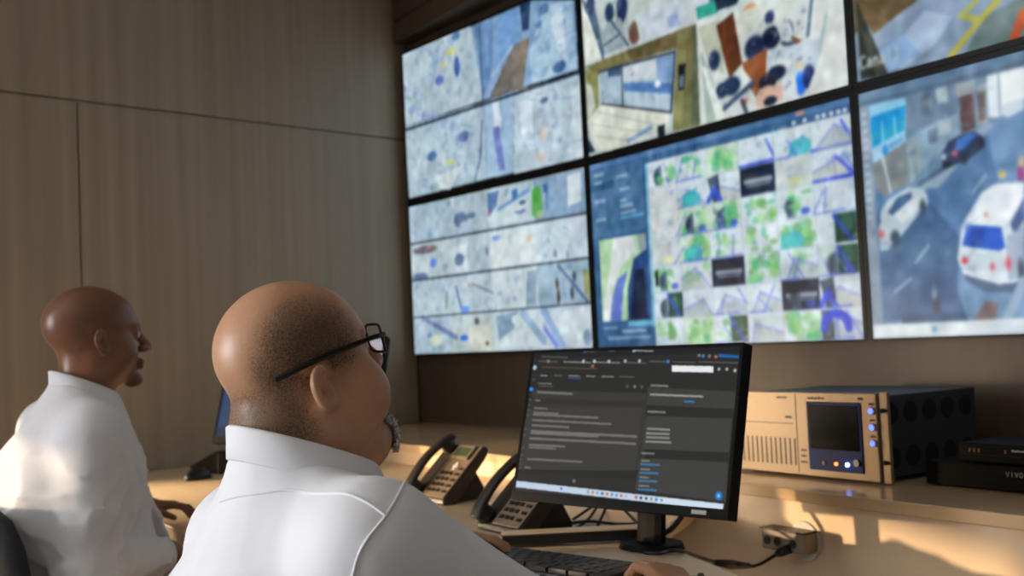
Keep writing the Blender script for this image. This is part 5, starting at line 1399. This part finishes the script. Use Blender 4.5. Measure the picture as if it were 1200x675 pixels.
    for s in (-1, 1):
        S.cone((s*.03, cy-.01+cfg['nb']*.5, hz-.185+cfg['nz']*.6), arms['R' if s > 0 else 'L']['sh']*np.array([.93, 1, 1])+np.array([0, -.005, .004]), .060*g, .056*g, .05)
        S.ell((s*.095*g, cy-.085, hz-.36), (.085*g, .062*g, .12), .06)
    for k, a in arms.items():
        S.cone(a['sh'], a['el'], .070*cfg['sleeve'], .060*cfg['sleeve'], .055); S.cone(a['el'], a['wr'], .060*cfg['sleeve'], .036, .02)
        d = a['el']-a['sh']; e = a['wr']-a['el']; rg = random.Random(cfg['seed']+(k == 'R'))
        # folds bunching round the elbow and down the sleeve
        for j in range(9):
            tt = rg.uniform(.6, 1.1); c = a['sh']+d*tt if tt < 1 else a['el']+e*(tt-1)*2
            nn = np.cross(d, e); nn /= np.linalg.norm(nn)+1e-9; o = np.cross(nn, d/np.linalg.norm(d)); ph = rg.uniform(0, 6.28)
            rr = (.070-.010*tt)*cfg['sleeve']; p0 = c+(nn*math.cos(ph)+o*math.sin(ph))*rr; ph2 = ph+rg.uniform(.5, 1.3); p1 = c+d*rg.uniform(-.12, .2)+(nn*math.cos(ph2)+o*math.sin(ph2))*rr
            S.cone(c+(p0-c)*.95, c+(p1-c)*.95, .007, .004, .026)
    fo = cfg['folds']
    for a, b, r, k in fo.get('ridge', []): S.cone(L(a), L(b), r, r*.6, k)
    for a, b, r, k in fo.get('groove', []): S.cone(L(a), L(b), r, r*.6, k, 'c')
    def folds(x, y, z):
        wx = x+.03*np.sin(9*z+3*y+cfg['seed'])+.02*np.sin(17*y+5*z); wz = z+.035*np.sin(7*x+2*y)+.015*np.sin(23*x-9*y)
        a = np.sin(40*wx+9*wz+10*y); b = np.sin(25*wz-34*wx+18*y+1.3); c_ = np.sin(66*wx+22*wz-30*y+2*np.sin(6*z)); m_ = .5+.5*np.sin(5*x-7*z+4*y+cfg['seed'])
        return cfg['fold_amp']*(.6*m_*(1-np.abs(a))**3+.6*(1-m_)*(1-np.abs(b))**3+.35*(1-np.abs(c_))**3)
    X, Y, Z = np.meshgrid(*S.ax, indexing='ij', sparse=True)
    S.v -= (folds(X, Y, Z)*np.clip((hz-.20-Z)/.10, .15, 1)).astype(np.float32)
    S.add(lambda x, y, z: rcone((x, y, z), np.array([0, cy+cfg['nb'], hz-.150+cfg['nz']]), hc+HM @ np.array([0, -.030, -.03]), nr+.0035, nr+.0035), (-.2, cy-.2, hz-.30), (.2, cy+.2, hz), .004, 'c')
    S.add(lambda x, y, z: np.maximum(-(z-(hz-cfg['collar_z']+.004-(y-cy-cfg['col_y'])*cfg['col_tilt'])), np.sqrt(x**2+(y-cy-cfg['col_y'])**2)+0*z-.135), (-.15, cy-.15, hz-.22), (.15, cy+.2, hz), .004, 'c')
    for k, a in arms.items():
        u = (a['wr']-a['el'])/np.linalg.norm(a['wr']-a['el']); c = a['wr']-u*.012
        S.add(lambda x, y, z, u=u, c=c: np.maximum(-((x-c[0])*u[0]+(y-c[1])*u[1]+(z-c[2])*u[2]), np.sqrt((x-c[0])**2+(y-c[1])**2+(z-c[2])**2)-.11), c-.13, c+.13, .002, 'c')
    S.add(lambda x, y, z: z+0*x+0*y-.50, (-.4, -.4, .3), (.4, .5, .52), .002, 'c')
    SV, SQ = S.net(); SV = relax(SV, SQ, 1, .5)
    sm = cfg['shirt']
    sh = link(bpy.data.objects.new('shirt', fast_mesh('shirt', SV, SQ, True)), t); sh.data.materials.append(sm)
    # ---- seams stitched along the shoulder and yoke, laid on the shirt
    SN = normals(SV, SQ)
    def seam(pathw):
        path = catmull([tuple(L(p)) for p in pathw], 14); out = []
        for p in path:
            i = np.argmin(((SV-np.array(p))**2).sum(1)); e = float(np.clip((SV[i]-np.array(p)) @ SN[i], -.012, .012)); out.append(Vector(np.array(p)+SN[i]*(e+.0004)))
        for _ in range(3): out = [out[0]]+[(out[i-1]+out[i]*2+out[i+1])/4 for i in range(1, len(out)-1)]+[out[-1]]
        bm = bmesh.new(); tube(bm, out, .0019, 6); bm_obj('seam', bm, sm, sh, smooth=True)
    for pw in cfg['seams']: seam(pw)
    # ---- collar: stand and folded leaf
    def ring(name, prof, gap, drop_front, parent):
        n = 72; rows = []
        cz = hz-cfg['collar_z']
        for i in range(n+1):
            th = math.pi/2+gap+(2*math.pi-2*gap)*i/n
            fr = max(0, math.sin(th))**3
            row = []
            for ro, zo in prof:
                zz = zo-(drop_front*fr if zo < 0 else 0)
                rx, ry = (nr+.005+ro)*cfg['col_w'], (nr+.008+ro)*(cfg['col_w']*.5+.5)
                yy = ry*math.sin(th); row.append((rx*math.cos(th), cy+cfg['col_y']+yy+zz*cfg['col_lean'], cz+zz-yy*cfg['col_tilt']))
            rows.append(row)
        m = len(prof); Vv = [p for r in rows for p in r]; Ff = []
        for i in range(n):
            for j in range(m): Ff.append((i*m+j, (i+1)*m+j, (i+1)*m+(j+1) % m, i*m+(j+1) % m))
        Ff.append(tuple(range(m))[::-1]); Ff.append(tuple(n*m+j for j in range(m)))
        o = mesh_obj(name, Vv, Ff, sm, parent, True)
        bm = bmesh.new(); bm.from_mesh(o.data); bmesh.ops.recalc_face_normals(bm, faces=bm.faces); bm.to_mesh(o.data); bm.free(); return o
    ring('collar', [(0, -.030), (-.001, .0), (-.001, .022), (.0005, .028), (.004, .030), (.008, .026), (.012, .008), (.018, -.016), (.0165, -.0175), (.010, .0), (.006, .006), (.004, -.030)], .10, .020, sh)
    for k, a in arms.items():
        u = (a['wr']-a['el'])/np.linalg.norm(a['wr']-a['el'])
        bm = bmesh.new(); o = Vector(u).orthogonal().normalized(); b_ = Vector(u).cross(o); rings = []
        for tt, r in ((-.070, .0365), (-.068, .0385), (-.004, .0375), (-.002, .036), (-.004, .0335), (-.03, .0335)):
            rings.append([bm.verts.new(Vector(a['wr']+u*tt)+(o*math.cos(q)+b_*math.sin(q))*r) for q in np.linspace(0, 2*math.pi, 29)[:-1]])
        for A_, B_ in zip(rings, rings[1:]):
            for i in range(28): bm.faces.new((A_[i], A_[(i+1) % 28], B_[(i+1) % 28], B_[i]))
        bm_obj('cuff', bm, sm, sh, smooth=True)
    # ---- trousers and shoes
    T = Field([axis(-.34, .34, .012, []), axis(-.30, .70, .012, []), axis(.0, .66, .012, [])])
    T.ell((0, cy+.03, .54), (.185*g, .165*g, .105), .03)
    for s in (-1, 1):
        T.cone((s*.10, cy+.06, .535), (s*.14, .46, .545), .092, .070, .04); T.cone((s*.14, .46, .54), (s*.14, .47, .11), .068, .052, .02)
    T.add(lambda x, y, z: .448-z+0*x+0*y-0, (-.4, -.3, .4), (.4, .3, .46), .0, 'c') if False else None
    TV, TQ = T.net(); TV = relax(TV, TQ, 1)
    link(bpy.data.objects.new('trousers', fast_mesh('trousers', TV, TQ, True)), t).data.materials.append(TROUSER)
    for s in (-1, 1):
        K = Field([axis(s*.14-.09, s*.14+.09, .008, []), axis(.36, .74, .008, []), axis(-.03, .16, .008, [])])
        K.cone((s*.14, .46, .05), (s*.145, .62, .035), .046, .036, .02); K.cone((s*.14, .47, .05), (s*.14, .47, .11), .045, .045, .02)
        K.add(lambda x, y, z: z-.002+0*x+0*y, (-1, 0, -.1), (1, 1, .03), .0, 'c')
        KV, KQ = K.net(); link(bpy.data.objects.new('shoe', fast_mesh('shoe', KV, KQ, True)), t).data.materials.append(LEATHER)
    return dict(t=t, V=V, Q=Q, N=N, h=h, HM=HM, hc=hc, L=L)

def hair_shell(P, name, dens, lift, m, jitter=0.0, seed=1):
    """close-cropped hair grown from the scalp where dens > 0; density fades out at its edges"""
    V, Q, N, h = P['V'], P['Q'], P['N'], P['h']; d = dens(h, N @ P['HM'])
    keep = (d[Q] > .01).any(1); q = Q[keep]; u, inv = np.unique(q, return_inverse=True); rg = np.random.RandomState(seed)
    Vv = V[u]+N[u]*(lift*(.25+.75*np.clip(d[u], 0, 1)))[:, None]+rg.normal(0, 1, (len(u), 3))*jitter*np.clip(d[u], 0, 1)[:, None]
    me = fast_mesh(name, Vv, inv.reshape(-1, 4), True)
    at = me.attributes.new('hair_cover', 'FLOAT', 'POINT'); at.data.foreach_set('value', np.clip(d[u], 0, 1).astype(np.float32))
    me.materials.append(m); return link(bpy.data.objects.new(name, me), P['t'])

def hair_mat(name, rgb, cover, scale, contrast):
    m = bpy.data.materials.new(name); m.use_nodes = True; nt = m.node_tree; b = nt.nodes['Principled BSDF']
    b.inputs['Roughness'].default_value = .7
    tc = nt.nodes.new('ShaderNodeTexCoord'); n = nt.nodes.new('ShaderNodeTexNoise'); n.inputs['Scale'].default_value = scale; n.inputs['Detail'].default_value = 4
    nt.links.new(tc.outputs['Object'], n.inputs['Vector'])
    rp = nt.nodes.new('ShaderNodeValToRGB'); c = lin(rgb); rp.color_ramp.elements[0].color = tuple(v*(1-contrast) for v in c)+(1,); rp.color_ramp.elements[1].color = tuple(min(1, v*(1+contrast)) for v in c)+(1,)
    rp.color_ramp.elements[0].position = .35; rp.color_ramp.elements[1].position = .65
    nt.links.new(n.outputs['Fac'], rp.inputs['Fac']); nt.links.new(rp.outputs['Color'], b.inputs['Base Color'])
    a = nt.nodes.new('ShaderNodeAttribute'); a.attribute_name = 'hair_cover'
    ad = nt.nodes.new('ShaderNodeMath'); ad.operation = 'MULTIPLY_ADD'; nt.links.new(n.outputs['Fac'], ad.inputs[0]); ad.inputs[1].default_value = 1.6; ad.inputs[2].default_value = -.8
    s2 = nt.nodes.new('ShaderNodeMath'); s2.operation = 'MULTIPLY_ADD'; nt.links.new(a.outputs['Fac'], s2.inputs[0]); s2.inputs[1].default_value = cover; nt.links.new(ad.outputs['Value'], s2.inputs[2])
    mul = nt.nodes.new('ShaderNodeMath'); mul.operation = 'MULTIPLY'; mul.use_clamp = True; nt.links.new(s2.outputs['Value'], mul.inputs[0])
    fade = nt.nodes.new('ShaderNodeMath'); fade.operation = 'MULTIPLY'; fade.use_clamp = True; nt.links.new(a.outputs['Fac'], fade.inputs[0]); fade.inputs[1].default_value = 3.0
    nt.links.new(fade.outputs['Value'], mul.inputs[1]); nt.links.new(mul.outputs['Value'], b.inputs['Alpha'])
    return m

def office_chair(loc, rz, label, seat_z, back_h, back_y):
    t = empty('office_chair', loc, rz, label, 'chair', 'office chairs')
    def shell(name, w, prof, m, depth):
        """cushion swept across x, gently dished"""
        n = 17; Vv, Ff = [], []; k = len(prof)
        for side in (0, 1):
            for i in range(n):
                u = -1+2*i/(n-1)
                for (y, z, cu, wd) in prof:
                    nv = (0, 1) if name == 'backrest' else (1, 0)
                    e = depth*side*(1-.55*u**6)
                    Vv.append((u*w*wd/2, y+cu*u*u+(-e if name == 'backrest' else 0), z+(0 if name == 'backrest' else -e-.02*u*u*0)))
        tot = n*k
        for i in range(n-1):
            for j in range(k-1):
                a = i*k+j; Ff.append((a, a+k, a+k+1, a+1)); Ff.append((tot+a, tot+a+1, tot+a+k+1, tot+a+k))
        for i in range(n-1): Ff.append((i*k, tot+i*k, tot+i*k+k, i*k+k)); Ff.append((i*k+k-1, i*k+2*k-1, tot+i*k+2*k-1, tot+i*k+k-1))
        for j in range(k-1): Ff.append((j, j+1, tot+j+1, tot+j)); b0 = (n-1)*k+j; Ff.append((b0, tot+b0, tot+b0+1, b0+1))
        o = mesh_obj(name, Vv, Ff, m, t, True); bm = bmesh.new(); bm.from_mesh(o.data); bmesh.ops.recalc_face_normals(bm, faces=bm.faces); bm.to_mesh(o.data); bm.free(); return o
    sz = seat_z
    shell('seat', .48, [(-.22, sz-.03, 0, .8), (-.20, sz, 0, .92), (-.10, sz, 0, 1), (.10, sz, 0, 1), (.22, sz-.004, 0, .95), (.26, sz-.035, 0, .85)], CHAIRM, .05)
    zb = sz+.10; zt = sz+back_h
    shell('backrest', .46, [(back_y+.01, zb, .07, .82), (back_y+.02, zb+.05, .08, .95), (back_y+.015, (zb+zt)/2, .08, 1), (back_y, zt-.08, .08, .97), (back_y-.01, zt-.025, .07, .9), (back_y-.02, zt, .06, .72)], CHAIRM, .045)
    bm = bmesh.new(); tube(bm, catmull([(0, -.05, sz-.06), (0, -.22, sz-.07), (0, back_y-.06, sz+.02), (0, back_y-.055, sz+.25)], 8), .022, 10); bm_obj('back_support', bm, BLACK, t, smooth=True)
    bm = bmesh.new(); cyl(bm, (0, 0, .09), (0, 0, sz-.05), .026); cyl(bm, (0, 0, .09), (0, 0, .25), .036); bm_obj('post', bm, BLACK, t)
    for k in range(5):
        a = 2*math.pi*k/5+.3; d = Vector((math.cos(a), math.sin(a), 0))
        bm = bmesh.new(); tube(bm, [Vector((0, 0, .105)), d*.15+Vector((0, 0, .098)), d*.30+Vector((0, 0, .075))], .022, 10, rad=[.028, .022, .015]); lg = bm_obj('leg', bm, BLACK, t, smooth=True)
        bm = bmesh.new(); e = Vector((-d.y, d.x, 0)); c = d*.30+Vector((0, 0, .028)); cyl(bm, c-e*.022, c+e*.022, .028); bm_obj('caster', bm, BLACK, lg)
    return t

A_ = build_person(dict(name='man_front', label='man with glasses and grey beard in white shirt, seated in the foreground', yaw=.07, head=(1.898, -1.930, 1.149), head_local=(-.020, .018, 1.149), hyaw=.07, hpitch=.27, hroll=.0,
    fat=1, girth=1.09, shoulder=.185, shy=.005, drop=.188, neck=.076, cy=-.005, sleeve=1.06, hand=1.02, hres=.0030, seed=3, skin=(200, 150, 114), lip=(150, 84, 70), hair=(80, 68, 56), rough=.42, shirt=SHIRT, fold_amp=.017,
    nb=.016, nz=.026, collar_z=.108, col_w=1.06, col_y=.020, col_tilt=.36, col_lean=-.25,
    armR=dict(el=(2.15, -1.62, .745), wr=(1.931, -1.312, 0.772), f=(-0.118, 0.017, 0.052), n=(.1, .1, 1), curl=.75),
    armL=dict(sho=(.010, .0, -.028), el=(1.50, -1.72, .745), wr=(1.335, -1.455, .815), f=(.36, .93, -.04), n=(-.1, .1, 1), curl=.35),
    folds=dict(), seams=[[(2.119, -1.9, 1.036), (2.152, -1.928, 1.024), (2.165, -1.95, 1.007), (2.166, -1.969, 0.99), (2.163, -1.98, 0.972), (2.16, -1.985, 0.954), (2.154, -1.987, 0.938)], [(1.916, -2.046, 1.012), (1.981, -2.024, 1.025), (2.021, -1.993, 1.029), (2.095, -1.977, 1.031), (2.139, -1.962, 1.026), (2.163, -1.947, 1.01)]]))
def big_hair(h, n):
    x, y, z = np.abs(h[:, 0]), h[:, 1], h[:, 2]
    side = np.clip(1.25-np.hypot((y+.010)/.066, (z-.048)/.062), 0, 1)*np.clip((x-.035)/.02, 0, 1)*np.clip((z-.0)/.02, 0, 1)
    back = np.clip((.034-z)/.045, 0, 1)*np.clip((z+.070)/.022, 0, 1)*np.clip((-.028-y)/.025, 0, 1)
    mid = np.clip(1.1-np.hypot((y+.055)/.055, (z-.025)/.06), 0, 1)*np.clip((x-.03)/.02, 0, 1)
    ear = np.clip(1.25-np.hypot((y+.022)/.024, (z-.0)/.034), 0, 1)*(x > .074)
    d = np.clip(np.maximum(np.maximum(side*1.2, back*.75), mid*.7), 0, 1)*(1-np.clip(ear*4, 0, 1)); return d*(h[:, 2] > -.10)*(np.abs(h[:, 1]) < .13)*(x < .0865)
hair_shell(A_, 'hair', big_hair, .0016, hair_mat('cropped_hair', (84, 72, 58), .62, 420, .35))
def big_beard(h, n):
    x, y, z = np.abs(h[:, 0]), h[:, 1], h[:, 2]-.012
    d = np.clip((-.060-z)/.012, 0, 1)*np.clip((y-.058)/.015, 0, 1)*np.clip((.036-x)/.008, 0, 1)
    mo = np.clip(1-np.abs(z+.046)/.009, 0, 1)*np.clip((y-.085)/.008, 0, 1)*np.clip((.030-x)/.006, 0, 1)
    lip = np.clip(1.3-np.hypot(x/.02, (z+.063)/.008), 0, 1)
    return np.clip(np.maximum(d, mo)*1.5, 0, 1)*(1-np.clip(lip*3, 0, 1))*(z > -.135)
hair_shell(A_, 'beard', big_beard, .009, hair_mat('grey_beard', (196, 190, 182), 1.1, 260, .5), .0016)

# glasses
GY = .110
def glasses(P):
    HM, hc = P['HM'], P['hc']; Mx = Matrix([list(HM[i])+[hc[i]] for i in range(3)]+[[0, 0, 0, 1]])
    g = bpy.data.objects.new('glasses', None); g.empty_display_size = .05
    rim0 = bmesh.new()
    for s in (-1, 1):
        pts = []
        for i in range(33):
            a = 2*math.pi*i/32; ca, sa = math.cos(a), math.sin(a); e = .55
            pts.append(Mx @ Vector((s*.034+math.copysign(abs(ca)**e, ca)*.027, GY-.012*(abs(s*.034+ca*.027)/.06)**2, .026+math.copysign(abs(sa)**e, sa)*.019)))
        tube(rim0, pts, .0019, 8)
    tube(rim0, catmull([Mx @ Vector(p) for p in ((-.008, .111, .030), (0, .1135, .033), (.008, .111, .030))], 6), .0016, 8)
    g = bm_obj('glasses', rim0, FRAME, P['t'], smooth=True)
    for s in (-1, 1):
        bm = bmesh.new(); pts = catmull([Mx @ Vector(p) for p in ((s*.060, .102, .032), (s*.072, .094, .034), (s*.0805, .06, .036), (s*.0875, .0, .036), (s*.0865, -.035, .034), (s*.0735, -.072, .028))], 8)
        n = len(pts); tube(bm, pts, .003, 8, rad=[.0022+.0016*min(1, i/(n*.5)) for i in range(n)], ratio=.5, upv=tuple(HM[:, 2])); bm_obj('temple', bm, FRAME, g, smooth=True)
        bm = bmesh.new(); tube(bm, [Mx @ Vector(p) for p in ((s*.061, .103, .032), (s*.070, .096, .034))], .0028, 8); bm_obj('hinge', bm, METAL, g)
        bm = bmesh.new(); vs = []
        for i in range(32):
            a = 2*math.pi*i/32; ca, sa = math.cos(a), math.sin(a); e = .55
            vs.append(Vector((s*.034+math.copysign(abs(ca)**e, ca)*.026, GY-.012*(abs(s*.034+ca*.026)/.06)**2, .026+math.copysign(abs(sa)**e, sa)*.018)))
        f0 = [bm.verts.new(Mx @ v) for v in vs]; f1 = [bm.verts.new(Mx @ (v-Vector((0, .0015, 0)))) for v in vs]
        bm.faces.new(f0); bm.faces.new(f1[::-1])
        for i in range(32): bm.faces.new((f0[i], f0[(i+1) % 32], f1[(i+1) % 32], f1[i]))
        bm_obj('lens', bm, LENS, g)
glasses(A_)

B_ = build_person(dict(name='man_back', label='bald clean shaven man in white shirt, seated further back beside the left wall', yaw=.07, head=(.551, -1.893, 1.231), head_local=(0, .060, 1.231), hyaw=.02, hpitch=.06, hroll=0.,
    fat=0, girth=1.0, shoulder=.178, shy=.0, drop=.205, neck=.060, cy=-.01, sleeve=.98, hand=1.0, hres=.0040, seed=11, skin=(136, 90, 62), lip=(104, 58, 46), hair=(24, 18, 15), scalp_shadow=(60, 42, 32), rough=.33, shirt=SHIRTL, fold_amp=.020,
    nb=.045, nz=.018, collar_z=.120, col_w=1.02, col_y=.048, col_tilt=.42, col_lean=-.25,
    armR=dict(el=(.745, -1.96, .735), wr=(.69, -1.775, .745), f=(-.55, .6, -.25), n=(.1, .1, 1), curl=.4),
    armL=dict(el=(.27, -1.97, .775), wr=(.335, -1.755, .812), f=(.40, .88, -.02), n=(-.1, .1, 1), curl=.45),
    folds=dict(), seams=[]))
office_chair((A_['t'].location.x, A_['t'].location.y, 0), .07, 'black office chair under the man with glasses', .445, .30, -.235)
office_chair((B_['t'].location.x, B_['t'].location.y, 0), .07, 'black office chair with curved backrest under the man by the left wall', .445, .45, -.235)

# ---------------------------------------------------------------- unseen ceiling lamps added as fill
def fill_lamp(x, y):
    t = empty('ceiling_fill', (x, y, 3.3), 0, 'square white ceiling light added as fill', 'light', 'added fill lights')
    bm = bmesh.new(); box(bm, -.31, .31, -.31, .31, -.03, 0); bm_obj('frame', bm, WHITE_PL, t)
    bm = bmesh.new(); box(bm, -.29, .29, -.29, .29, -.034, -.03); bm_obj('diffuser', bm, LAMPM, t)
LAMPM = mat('fill_diffuser', (255, 250, 240), .5, emit=(255, 236, 210), estr=LAMP_S)
for x, y in ((.6, -2.9), (2.4, -2.9)): fill_lamp(x, y)
